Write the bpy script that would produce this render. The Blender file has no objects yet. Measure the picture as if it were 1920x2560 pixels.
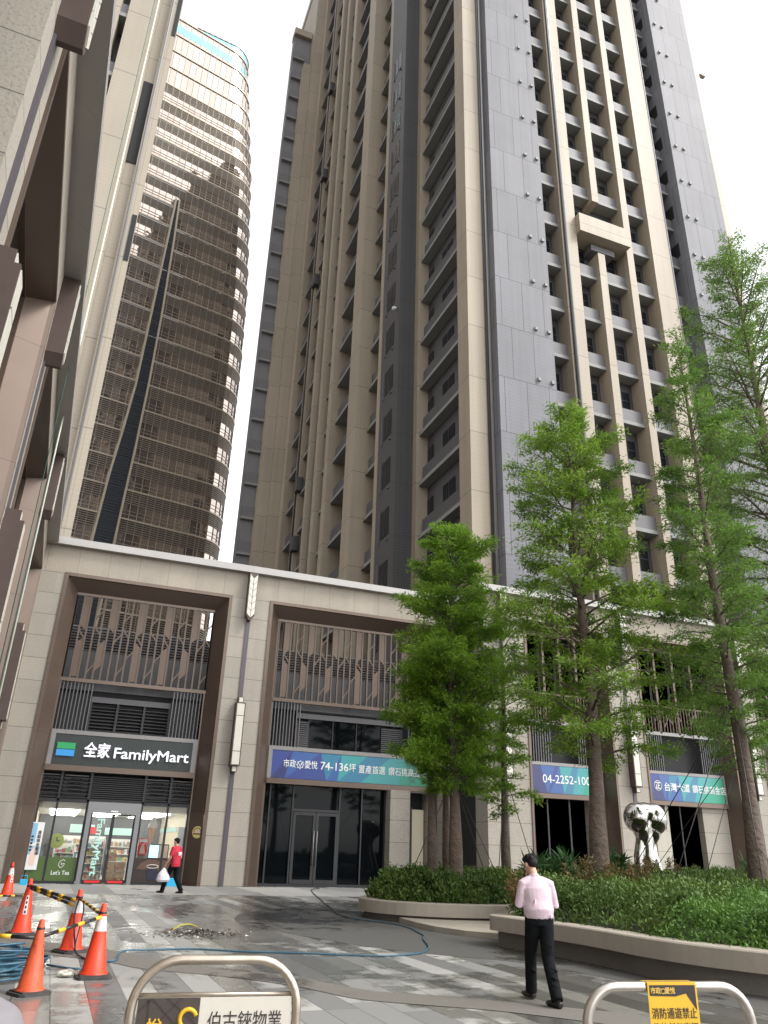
import bpy, bmesh, math, random
from mathutils import Vector, Matrix
R = math.radians
scene = bpy.context.scene
COL = scene.collection
random.seed(7)

# ------------------------------------------------------------------ camera
cam_d = bpy.data.cameras.new('camera'); cam = bpy.data.objects.new('camera', cam_d); COL.objects.link(cam)
PI_, RO, YA = R(23.928), R(1.811), R(21.07)
fw = Vector((math.sin(YA)*math.cos(PI_), math.cos(YA)*math.cos(PI_), math.sin(PI_)))
rt = Vector((math.cos(YA), -math.sin(YA), 0)); up = rt.cross(fw)
r2 = rt*math.cos(RO) + up*math.sin(RO); u2 = -rt*math.sin(RO) + up*math.cos(RO)
M = Matrix((r2, u2, -fw)).transposed().to_4x4(); M.translation = (0, 0, 1.6)
cam.matrix_world = M
cam_d.sensor_fit = 'VERTICAL'; cam_d.sensor_height = 36; cam_d.lens = 36*1913/2560
cam_d.clip_start = 0.1; cam_d.clip_end = 2000
scene.camera = cam

# ------------------------------------------------------------------ sky, sun, exposure (bright overcast)
SUN_EL, SUN_AZ = R(50), R(128)     # azimuth clockwise from +Y : behind the camera, to the right
w = bpy.data.worlds.new('World'); scene.world = w; w.use_nodes = True
nt = w.node_tree; nt.nodes.clear()
sky = nt.nodes.new('ShaderNodeTexSky'); sky.sky_type = 'NISHITA'; sky.sun_disc = False
sky.sun_elevation = SUN_EL; sky.sun_rotation = SUN_AZ
sky.air_density = 1.0; sky.dust_density = 1.5; sky.ozone_density = 1.0
hs = nt.nodes.new('ShaderNodeHueSaturation'); hs.inputs['Saturation'].default_value = 0.08
bgn = nt.nodes.new('ShaderNodeBackground'); bgn.inputs['Strength'].default_value = 0.15
out = nt.nodes.new('ShaderNodeOutputWorld')
nt.links.new(sky.outputs[0], hs.inputs['Color']); nt.links.new(hs.outputs[0], bgn.inputs[0]); nt.links.new(bgn.outputs[0], out.inputs[0])
sl = bpy.data.lights.new('sun', 'SUN'); sl.energy = 0.65; sl.angle = R(14); sl.color = (1.0, 0.96, 0.9)
so = bpy.data.objects.new('sun', sl); COL.objects.link(so)
sdir = Vector((math.sin(SUN_AZ)*math.cos(SUN_EL), math.cos(SUN_AZ)*math.cos(SUN_EL), math.sin(SUN_EL)))
so.rotation_euler = sdir.to_track_quat('Z', 'Y').to_euler(); so.location = (0, 0, 200)
scene.view_settings.view_transform = 'Standard'; scene.view_settings.look = 'None'
scene.view_settings.exposure = 1.68; scene.view_settings.gamma = 1

# ------------------------------------------------------------------ materials
MATS = {}
def _n(t, k, **kw):
    n = t.nodes.new(k)
    for a, b in kw.items(): setattr(n, a, b)
    return n
def math_(t, op, a, b=None, c=None):
    n = _n(t, 'ShaderNodeMath', operation=op)
    for i, v in enumerate((a, b, c)):
        if v is None: continue
        if isinstance(v, (int, float)): n.inputs[i].default_value = v
        else: t.links.new(v, n.inputs[i])
    return n.outputs[0]
def mixc(t, fac, a, b, blend='MIX'):
    n = _n(t, 'ShaderNodeMix', data_type='RGBA', blend_type=blend)
    for i, v in ((0, fac), (6, a), (7, b)):
        if isinstance(v, (int, float)): n.inputs[i].default_value = v
        elif isinstance(v, tuple): n.inputs[i].default_value = (*v, 1) if len(v) == 3 else v
        else: t.links.new(v, n.inputs[i])
    return n.outputs[2]
def noise(t, vec, scale, detail=3, rough=.55):
    n = _n(t, 'ShaderNodeTexNoise'); n.inputs['Scale'].default_value = scale
    n.inputs['Detail'].default_value = detail; n.inputs['Roughness'].default_value = rough
    t.links.new(vec, n.inputs['Vector']); return n.outputs['Fac']
def maprange(t, v, a, b, c, d):
    n = _n(t, 'ShaderNodeMapRange'); t.links.new(v, n.inputs[0])
    for i, x in enumerate((a, b, c, d)): n.inputs[i+1].default_value = x
    return n.outputs[0]
def pbr(name, col, rough=.6, metal=0., var=None, speck=None, joints=(), spec=.5, emit=None, bump=None, streak=None, cell=None):
    """var=(scale, amount) soft tone variation; speck=(scale, amount, threshold) granite specks;
    joints=[(axis, period, offset, width, darken)] real joints / tile courses; streak=(amount) rain streaks"""
    m = bpy.data.materials.new(name); m.use_nodes = True; t = m.node_tree
    b = t.nodes['Principled BSDF']
    b.inputs['Roughness'].default_value = rough; b.inputs['Metallic'].default_value = metal
    b.inputs['Specular IOR Level'].default_value = spec
    tc = _n(t, 'ShaderNodeTexCoord'); vec = tc.outputs['Object']
    c = (*col, 1)
    cur = None
    if var:
        f = noise(t, vec, var[0], 4); f = maprange(t, f, .25, .75, 1-var[1], 1+var[1])
        cur = mixc(t, 1.0, c, f, 'MULTIPLY')
    if streak:
        mp = _n(t, 'ShaderNodeMapping'); mp.inputs['Scale'].default_value = (2.2, 2.2, .06); t.links.new(vec, mp.inputs[0])
        f = noise(t, mp.outputs[0], 1.0, 4); f = maprange(t, f, .42, .75, 1.0, 1-streak)
        cur = mixc(t, 1.0, cur or c, f, 'MULTIPLY')
    if cell:       # tone differs from one cladding panel to the next: (width, height, z0, amount)
        sp = _n(t, 'ShaderNodeSeparateXYZ'); t.links.new(vec, sp.inputs[0]); cb = _n(t, 'ShaderNodeCombineXYZ')
        t.links.new(math_(t, 'FLOOR', math_(t, 'DIVIDE', math_(t, 'ADD', sp.outputs[0], sp.outputs[1]), cell[0])), cb.inputs[0])
        t.links.new(math_(t, 'FLOOR', math_(t, 'DIVIDE', math_(t, 'ADD', sp.outputs[2], -cell[2]), cell[1])), cb.inputs[1])
        wn = _n(t, 'ShaderNodeTexWhiteNoise'); t.links.new(cb.outputs[0], wn.inputs['Vector'])
        cur = mixc(t, 1.0, cur or c, maprange(t, wn.outputs['Value'], 0, 1, 1-cell[3], 1+cell[3]), 'MULTIPLY')
    if speck:
        f = noise(t, vec, speck[0], 2, .7); f = maprange(t, f, speck[2], speck[2]+.12, 0, speck[1])
        cur = mixc(t, f, cur or c, (col[0]*.35, col[1]*.33, col[2]*.3))
    if joints:
        sp = _n(t, 'ShaderNodeSeparateXYZ'); t.links.new(vec, sp.inputs[0])
        ax = {'x': sp.outputs[0], 'y': sp.outputs[1], 'z': sp.outputs[2]}
        ax['u'] = math_(t, 'ADD', ax['x'], ax['y'])
        for a, p, o, wd, dk in joints:
            v = math_(t, 'ADD', ax[a], -o + p*1000); v = math_(t, 'MODULO', v, p)
            v = math_(t, 'LESS_THAN', v, wd); v = math_(t, 'MULTIPLY', v, dk)
            cur = mixc(t, v, cur or c, (col[0]*.18, col[1]*.17, col[2]*.17))
    if cur is None: b.inputs['Base Color'].default_value = c
    else: t.links.new(cur, b.inputs['Base Color'])
    if bump:
        f = noise(t, vec, bump[0], 3); bn = _n(t, 'ShaderNodeBump'); bn.inputs['Strength'].default_value = bump[1]
        bn.inputs['Distance'].default_value = bump[2] if len(bump) > 2 else .02
        t.links.new(f, bn.inputs['Height']); t.links.new(bn.outputs[0], b.inputs['Normal'])
    if emit: b.inputs['Emission Color'].default_value = (*emit[0], 1); b.inputs['Emission Strength'].default_value = emit[1]
    MATS[name] = m; return m
def leafmat(name, dark, light, rough=.55, trans=.35, scale=.9):
    m = bpy.data.materials.new(name); m.use_nodes = True; t = m.node_tree; t.nodes.clear()
    o = _n(t, 'ShaderNodeOutputMaterial'); b = _n(t, 'ShaderNodeBsdfPrincipled'); b.inputs['Roughness'].default_value = rough
    b.inputs['Specular IOR Level'].default_value = .3
    tr = _n(t, 'ShaderNodeBsdfTranslucent'); mx = _n(t, 'ShaderNodeMixShader'); mx.inputs[0].default_value = trans
    g = _n(t, 'ShaderNodeNewGeometry'); tc = _n(t, 'ShaderNodeTexCoord')
    f = noise(t, tc.outputs['Object'], scale, 3); f = maprange(t, f, .32, .68, 0, .6)
    f2 = math_(t, 'MULTIPLY', g.outputs['Random Per Island'], .5)
    c = mixc(t, math_(t, 'ADD', f, f2), dark, light)
    t.links.new(c, b.inputs['Base Color']); t.links.new(c, tr.inputs[0])
    t.links.new(b.outputs[0], mx.inputs[1]); t.links.new(tr.outputs[0], mx.inputs[2]); t.links.new(mx.outputs[0], o.inputs[0])
    MATS[name] = m; return m
def glassmat(name, col, alpha):
    """thin architectural glass: part clear, part reflecting"""
    m = bpy.data.materials.new(name); m.use_nodes = True; t = m.node_tree; t.nodes.clear()
    o = _n(t, 'ShaderNodeOutputMaterial'); tr = _n(t, 'ShaderNodeBsdfTransparent'); tr.inputs[0].default_value = (*col, 1)
    gl = _n(t, 'ShaderNodeBsdfGlossy'); gl.inputs['Roughness'].default_value = .01
    fr = _n(t, 'ShaderNodeFresnel'); fr.inputs[0].default_value = 1.5
    f = math_(t, 'MULTIPLY', fr.outputs[0], alpha)
    mx = _n(t, 'ShaderNodeMixShader'); t.links.new(f, mx.inputs[0]); t.links.new(tr.outputs[0], mx.inputs[1]); t.links.new(gl.outputs[0], mx.inputs[2])
    t.links.new(mx.outputs[0], o.inputs[0]); MATS[name] = m; return m

FL = 4.54; FZ0 = 19.33
def mats():
    pbr('stone', (.315, .285, .24), .75, cell=(1.9, 1.0, .02, .05), var=(.5, .07), speck=(22, .45, .54), joints=[('z', 1.0, .02, .022, .8)], bump=(14, .35, .02), streak=.06)
    pbr('stone_band', (.32, .28, .228), .75, var=(.7, .1), cell=(1.38, 9, 0, .07), speck=(22, .4, .54), joints=[('u', 1.38, .3, .018, .6)], bump=(14, .35, .02), streak=.08)
    pbr('stone_pale', (.42, .39, .33), .7, var=(.6, .06), speck=(10, .35, .6), joints=[('z', 1.0, .02, .02, .8), ('u', 1.1, .3, .016, .5)], streak=.08)
    pbr('bronze', (.125, .09, .07), .32, .5, var=(.8, .08), joints=[('z', 2.9, .1, .015, .6)])
    pbr('bronze_plain', (.105, .074, .055), .42, .4, var=(1.5, .06))
    pbr('grey_metal', (.21, .20, .195), .4, .35, var=(.7, .06), joints=[('u', 2.6, .4, .012, .5)])
    pbr('cornice_metal', (.33, .315, .30), .45, .25, var=(.6, .05), joints=[('u', 3.2, .4, .012, .4)])
    pbr('dark_metal', (.022, .022, .024), .4, .3)
    pbr('slat_metal', (.11, .105, .11), .45, .4)
    pbr('rod_metal', (.085, .075, .085), .45, .3)
    pbr('curtain', (.20, .19, .17), .8, var=(6, .2)); pbr('window_dim', (.028, .027, .028), .3)
    pbr('lamp_brown', (.075, .05, .043), .45, .3, var=(3, .1))
    pbr('lamp_white', (.55, .53, .46), .35, var=(2, .05))
    pbr('grey_wall', (.10, .10, .105), .6, var=(.5, .08), joints=[('u', 1.5, .2, .015, .5)])
    pbr('black_glass', (.003, .004, .005), .03, 0, spec=.12)
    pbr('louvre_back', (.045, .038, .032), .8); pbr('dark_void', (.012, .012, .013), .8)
    pbr('tile_beige', (.30, .25, .186), .55, var=(.25, .05), cell=(1.9, FL, FZ0, .05), joints=[('z', FL, FZ0, .06, .6), ('z', .36, 0, .05, .07)], streak=.14)
    pbr('tile_grey', (.14, .135, .142), .55, var=(.2, .06), joints=[('z', .36, 0, .05, .10)], streak=.08)
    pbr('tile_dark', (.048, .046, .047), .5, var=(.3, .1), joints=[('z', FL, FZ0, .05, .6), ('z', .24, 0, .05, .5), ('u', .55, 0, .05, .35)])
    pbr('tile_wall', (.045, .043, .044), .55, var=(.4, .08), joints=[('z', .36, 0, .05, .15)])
    pbr('slab_light', (.20, .20, .19), .6, var=(.8, .06))
    pbr('parapet_grey', (.115, .11, .115), .55, var=(.6, .06), joints=[('z', .36, 0, .05, .10)])
    pbr('pipe_grey', (.30, .30, .31), .35, .3)
    pbr('pipe_dark', (.06, .058, .06), .4, .3)
    pbr('window_glass', (.010, .012, .014), .25, 0, spec=.12)
    pbr('window_frame', (.03, .03, .033), .4, .3)
    pbr('office_frame', (.34, .29, .22), .42, .4)
    pbr('office_louvre', (.25, .21, .17), .45, .4)
    pbr('office_mullion', (.25, .21, .17), .4, .4)
    pbr('black_louvre', (.012, .017, .024), .4, .2)
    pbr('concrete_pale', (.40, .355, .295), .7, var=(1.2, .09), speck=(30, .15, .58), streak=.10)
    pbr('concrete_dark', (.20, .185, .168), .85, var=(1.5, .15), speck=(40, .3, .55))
    pbr('soil', (.03, .024, .018), .95)
    pbr('bark', (.115, .085, .066), .9, var=(3, .25), bump=(9, 1.0, .06))
    pbr('chrome', (.42, .405, .38), .07, 1.0)
    pbr('orange', (.66, .045, .012), .5, var=(6, .10), speck=(20, .2, .62))
    pbr('orange_worn', (.56, .08, .026), .55, var=(5, .16), speck=(12, .5, .56))
    pbr('white_band', (.66, .60, .58), .5, var=(12, .14), speck=(14, .3, .58))
    pbr('white_paper', (.68, .68, .68), .5)
    pbr('rubber', (.05, .047, .045), .7, var=(8, .3))
    pbr('pole_black', (.018, .018, .018), .4); pbr('pole_yellow', (.85, .47, .03), .4)
    pbr('hose_blue', (.035, .105, .16), .4, var=(20, .15)); pbr('cable_black', (.02, .022, .028), .5)
    pbr('steel_worn', (.50, .43, .36), .3, .9, var=(9, .22))
    pbr('steel_pole', (.46, .42, .38), .3, .9, var=(9, .2))
    pbr('sign_cream', (.56, .53, .47), .4, var=(3, .03)); pbr('sign_brown', (.055, .04, .034), .4); pbr('sign_brown2', (.035, .025, .022), .4)
    pbr('sign_yellow', (.68, .40, .022), .45); pbr('ink', (.03, .022, .02), .6); pbr('gold_ink', (.62, .42, .10), .5)
    pbr('skin', (.56, .33, .235), .5); pbr('hair', (.008, .007, .007), .6, spec=.2)
    pbr('shirt_pink', (.55, .43, .48), .75, var=(4, .04), bump=(5, .35, .05)); pbr('trousers_black', (.008, .009, .010), .9, spec=.1, bump=(6, .6, .05))
    pbr('shoe_black', (.014, .013, .013), .4); pbr('shirt_red', (.42, .014, .036), .75, bump=(7, .5, .05)); pbr('shirt_grey', (.19, .178, .19), .85, var=(5, .06), bump=(8, .5, .04))
    pbr('bag_plastic', (.55, .54, .58), .3, var=(6, .2)); pbr('logo_green', (.02, .30, .10), .4); pbr('logo_blue', (.03, .27, .62), .4)
    pbr('letter_white', (.80, .79, .85), .4, emit=((.9, .88, 1), .12)); pbr('sign_panel', (.026, .034, .032), .5, joints=[('u', .11, 0, .03, .6)])
    pbr('ban1', (.026, .032, .12), .35); pbr('ban2', (.03, .05, .20), .35); pbr('ban3', (.035, .09, .26), .35); pbr('ban4', (.03, .16, .26), .35)
    pbr('ban5', (.04, .26, .27), .35); pbr('ban6', (.02, .26, .18), .35); pbr('ban7', (.03, .27, .16), .35); pbr('ban8', (.02, .17, .11), .35)
    pbr('tea_green', (.06, .105, .022), .35); pbr('lime', (.42, .50, .05), .4); pbr('poster_blue', (.22, .42, .60), .4); pbr('poster_skin', (.70, .52, .44), .4)
    pbr('door_frame', (.22, .22, .225), .4, .4); pbr('red', (.62, .02, .02), .4); pbr('red_dark', (.35, .03, .03), .5); pbr('teal', (.14, .42, .36), .4); pbr('mint', (.42, .68, .60), .4)
    pbr('coffee_dark', (.028, .017, .013), .5, var=(14, .6)); pbr('coffee_mid', (.10, .055, .035), .5, var=(18, .3)); pbr('cup_navy', (.012, .013, .035), .35)
    pbr('shop_wall', (.60, .52, .38), .6); pbr('shop_floor', (.55, .53, .50), .25); pbr('shop_ceiling', (.78, .77, .73), .7); pbr('shelf_white', (.72, .72, .70), .5)
    pbr('carton', (.42, .27, .14), .7, var=(3, .1)); pbr('counter', (.60, .58, .52), .4); pbr('cream', (.80, .70, .55), .5); pbr('cone_wafer', (.58, .32, .14), .6)
    pbr('lamp_strip', (.9, .9, .9), .5, emit=((1, .98, .93), 5.5)); pbr('screen_glow', (.1, .3, .35), .4, emit=((.35, .7, .75), .8))
    pbr('blue_plastic', (.02, .36, .62), .4); pbr('yellow_plastic', (.62, .55, .03), .45); pbr('rubble', (.10, .088, .07), .9, var=(20, .5)); pbr('bag_clear', (.55, .55, .47), .25, var=(20, .3))
    pbr('rope_white', (.55, .62, .52), .7); pbr('rope_green', (.02, .10, .07), .7); pbr('wire', (.05, .048, .045), .5, .5); pbr('emblem_gold', (.66, .52, .20), .4); pbr('door_cream', (.60, .54, .40), .5)
    for i, c in enumerate([(.42, .07, .05), (.55, .42, .14), (.14, .24, .38), (.6, .58, .52), (.18, .33, .18), (.34, .24, .20)]): pbr('goods_%s' % 'red yellow blue white green brown'.split()[i], c, .4)
    glassmat('clear_glass', (.93, .95, .94), 1.6)
    leafmat('cypress_bright', (.075, .180, .016), (.27, .43, .045), trans=.5)
    leafmat('cypress_mid', (.075, .165, .018), (.25, .385, .045), trans=.5)
    leafmat('cypress_dark', (.055, .130, .022), (.19, .31, .055), trans=.5)
    leafmat('hedge_leaf', (.022, .056, .012), (.13, .205, .040), trans=.25, scale=.5)
    leafmat('hedge_bright', (.035, .095, .020), (.14, .26, .05), trans=.25, scale=.6)
    leafmat('nandina_leaf', (.060, .065, .018), (.22, .13, .05), trans=.3, scale=1.5)
    leafmat('spear_leaf', (.018, .060, .015), (.06, .15, .04), trans=.2, scale=1)
mats()

# grey tower panels: staggered joints
def brickjoint(name, col, rough, bw, rh, zoff, mort=.022, off=.42):
    m = bpy.data.materials.new(name); m.use_nodes = True; t = m.node_tree; b = t.nodes['Principled BSDF']
    tc = _n(t, 'ShaderNodeTexCoord'); sp = _n(t, 'ShaderNodeSeparateXYZ'); t.links.new(tc.outputs['Object'], sp.inputs[0])
    cb = _n(t, 'ShaderNodeCombineXYZ'); t.links.new(math_(t, 'ADD', sp.outputs[0], sp.outputs[1]), cb.inputs[0]); t.links.new(math_(t, 'ADD', sp.outputs[2], -zoff), cb.inputs[1])
    br = _n(t, 'ShaderNodeTexBrick'); br.offset = off; br.offset_frequency = 2
    for k, v in (('Scale', 1), ('Mortar Size', mort), ('Mortar Smooth', 0), ('Brick Width', bw), ('Row Height', rh), ('Bias', 0)): br.inputs[k].default_value = v
    br.inputs['Color1'].default_value = (*col, 1); br.inputs['Color2'].default_value = (*[x*.88 for x in col], 1); br.inputs['Mortar'].default_value = (*[x*.25 for x in col], 1)
    t.links.new(cb.outputs[0], br.inputs[0])
    f = noise(t, tc.outputs['Object'], .35, 4); f = maprange(t, f, .3, .7, .93, 1.07); c = mixc(t, 1., br.outputs[0], f, 'MULTIPLY')
    mp = _n(t, 'ShaderNodeMapping'); mp.inputs['Scale'].default_value = (2.2, 2.2, .05); t.links.new(tc.outputs['Object'], mp.inputs[0])
    c = mixc(t, 1., c, maprange(t, noise(t, mp.outputs[0], 1., 4), .4, .75, 1.04, .86), 'MULTIPLY')
    z = math_(t, 'MODULO', sp.outputs[2], .3); z = math_(t, 'LESS_THAN', z, .05); c = mixc(t, math_(t, 'MULTIPLY', z, .16), c, (0.03, .03, .03))
    t.links.new(c, b.inputs['Base Color']); b.inputs['Roughness'].default_value = rough; b.inputs['Specular IOR Level'].default_value = .3
    MATS[name] = m; return m
brickjoint('panel_grey', (.168, .166, .180), .6, 1.86, FL, FZ0)

def office_glass():
    m = bpy.data.materials.new('office_glass'); m.use_nodes = True; t = m.node_tree; b = t.nodes['Principled BSDF']
    g = _n(t, 'ShaderNodeNewGeometry'); f = maprange(t, g.outputs['Random Per Island'], 0, 1, .8, 1.05)
    c = mixc(t, 1., (.385, .325, .285), f, 'MULTIPLY'); t.links.new(c, b.inputs['Base Color'])
    b.inputs['Metallic'].default_value = .82; b.inputs['Roughness'].default_value = .03
    tc = _n(t, 'ShaderNodeTexCoord'); n = noise(t, tc.outputs['Object'], .35, 2); bn = _n(t, 'ShaderNodeBump'); bn.inputs['Strength'].default_value = .12; bn.inputs['Distance'].default_value = .3
    t.links.new(n, bn.inputs['Height']); t.links.new(bn.outputs[0], b.inputs['Normal'])
    MATS['office_glass'] = m
office_glass()
pbr('office_cyan', (.17, .40, .44), .03, 1.0); pbr('parapet_shaded', (.052, .050, .051), .55, joints=[('z', .36, 0, .05, .12)])  # darker parapet colour holds the shade of the left-face recesses

def paving(name, rowh, bw, tones, wet, wetscale, joint=.012, seed=0, swap=False):
    """granite boards laid in strips; wet patches are darker and smooth"""
    m = bpy.data.materials.new(name); m.use_nodes = True; t = m.node_tree; b = t.nodes['Principled BSDF']
    g = _n(t, 'ShaderNodeNewGeometry'); sp = _n(t, 'ShaderNodeSeparateXYZ'); t.links.new(g.outputs['Position'], sp.inputs[0])
    cb = _n(t, 'ShaderNodeCombineXYZ')
    a, c_ = (sp.outputs[1], sp.outputs[0]) if not swap else (sp.outputs[0], sp.outputs[1])
    row = math_(t, 'FLOOR', math_(t, 'DIVIDE', math_(t, 'ADD', c_, 200+.11), rowh))
    wn0 = _n(t, 'ShaderNodeTexWhiteNoise', noise_dimensions='1D'); t.links.new(math_(t, 'ADD', row, seed+.5), wn0.inputs['W'])
    sh = math_(t, 'MULTIPLY', wn0.outputs['Value'], bw*3)
    bi = math_(t, 'FLOOR', math_(t, 'DIVIDE', math_(t, 'ADD', math_(t, 'ADD', a, sh), 200), bw))
    t.links.new(row, cb.inputs[0]); t.links.new(bi, cb.inputs[1]); cb.inputs[2].default_value = seed
    wn = _n(t, 'ShaderNodeTexWhiteNoise', noise_dimensions='3D'); t.links.new(cb.outputs[0], wn.inputs['Vector'])
    wr = _n(t, 'ShaderNodeTexWhiteNoise', noise_dimensions='1D'); t.links.new(math_(t, 'ADD', row, seed*3+9.5), wr.inputs['W'])
    tone = math_(t, 'ADD', math_(t, 'MULTIPLY', wr.outputs['Value'], .72), math_(t, 'MULTIPLY', wn.outputs['Value'], .28))
    cr = _n(t, 'ShaderNodeValToRGB'); cr.color_ramp.elements[0].position = .15; cr.color_ramp.elements[1].position = .85
    cr.color_ramp.elements[0].color = (*tones[0], 1); cr.color_ramp.elements[1].color = (*tones[2], 1)
    e = cr.color_ramp.elements.new(.52); e.color = (*tones[1], 1)
    t.links.new(tone, cr.inputs[0]); c = cr.outputs[0]
    gr = noise(t, g.outputs['Position'], 60, 2); c = mixc(t, 1., c, maprange(t, gr, .3, .7, .88, 1.1), 'MULTIPLY')
    # joints
    jr = math_(t, 'LESS_THAN', math_(t, 'MODULO', math_(t, 'ADD', c_, 200+.11), rowh), joint)
    jb = math_(t, 'LESS_THAN', math_(t, 'MODULO', math_(t, 'ADD', math_(t, 'ADD', a, sh), 200), bw), joint)
    j = math_(t, 'MAXIMUM', jr, jb); c = mixc(t, math_(t, 'MULTIPLY', j, .7), c, (.03, .028, .025))
    # water film: broad patches, broken up at their rims, drier on some boards
    mp = _n(t, 'ShaderNodeMapping'); mp.inputs['Scale'].default_value = (1.0, .55, 1); t.links.new(g.outputs['Position'], mp.inputs[0])
    w1 = noise(t, mp.outputs[0], wetscale, 5, .6); w2 = noise(t, g.outputs['Position'], 2.2, 4, .6)
    ws = math_(t, 'ADD', math_(t, 'MULTIPLY', w1, .75), math_(t, 'MULTIPLY', w2, .25)); ws = math_(t, 'ADD', ws, math_(t, 'MULTIPLY', wn.outputs['Value'], .09))
    wt = maprange(t, ws, .605-wet*.092, .65-wet*.092, 0, 1)
    dirt = noise(t, g.outputs['Position'], 5, 5, .7); dm = maprange(t, dirt, .58, .75, 0, .35)
    c = mixc(t, dm, c, (.10, .075, .06))
    c = mixc(t, math_(t, 'MULTIPLY', wt, 1.0), c, mixc(t, 1., c, (.60, .59, .57), 'MULTIPLY'))
    t.links.new(c, b.inputs['Base Color'])
    rr = maprange(t, wt, 0, 1, .65, .22); t.links.new(rr, b.inputs['Roughness'])
    bn = _n(t, 'ShaderNodeBump'); bn.inputs['Strength'].default_value = .25; bn.inputs['Distance'].default_value = .004
    h = math_(t, 'MULTIPLY', math_(t, 'SUBTRACT', 1, j), 1.0); h = math_(t, 'ADD', h, math_(t, 'MULTIPLY', gr, .25))
    t.links.new(h, bn.inputs['Height']); t.links.new(bn.outputs[0], b.inputs['Normal'])
    MATS[name] = m; return m
paving('paving_plaza', .40, 1.45, ((.115, .115, .112), (.195, .193, .184), (.42, .415, .385)), 1.0, .33)
paving('paving_front', 1.35, 3.4, ((.15, .15, .148), (.27, .265, .25), (.37, .36, .335)), -.25, .3, seed=4)
paving('band_dark', 5., 5., ((.085, .083, .078), (.095, .092, .085), (.10, .097, .09)), .55, .22, joint=.0, seed=7)
paving('band_aggregate', 9., 9., ((.155, .143, .126), (.16, .148, .13), (.165, .152, .133)), .25, .5, joint=.0, seed=8)

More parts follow.
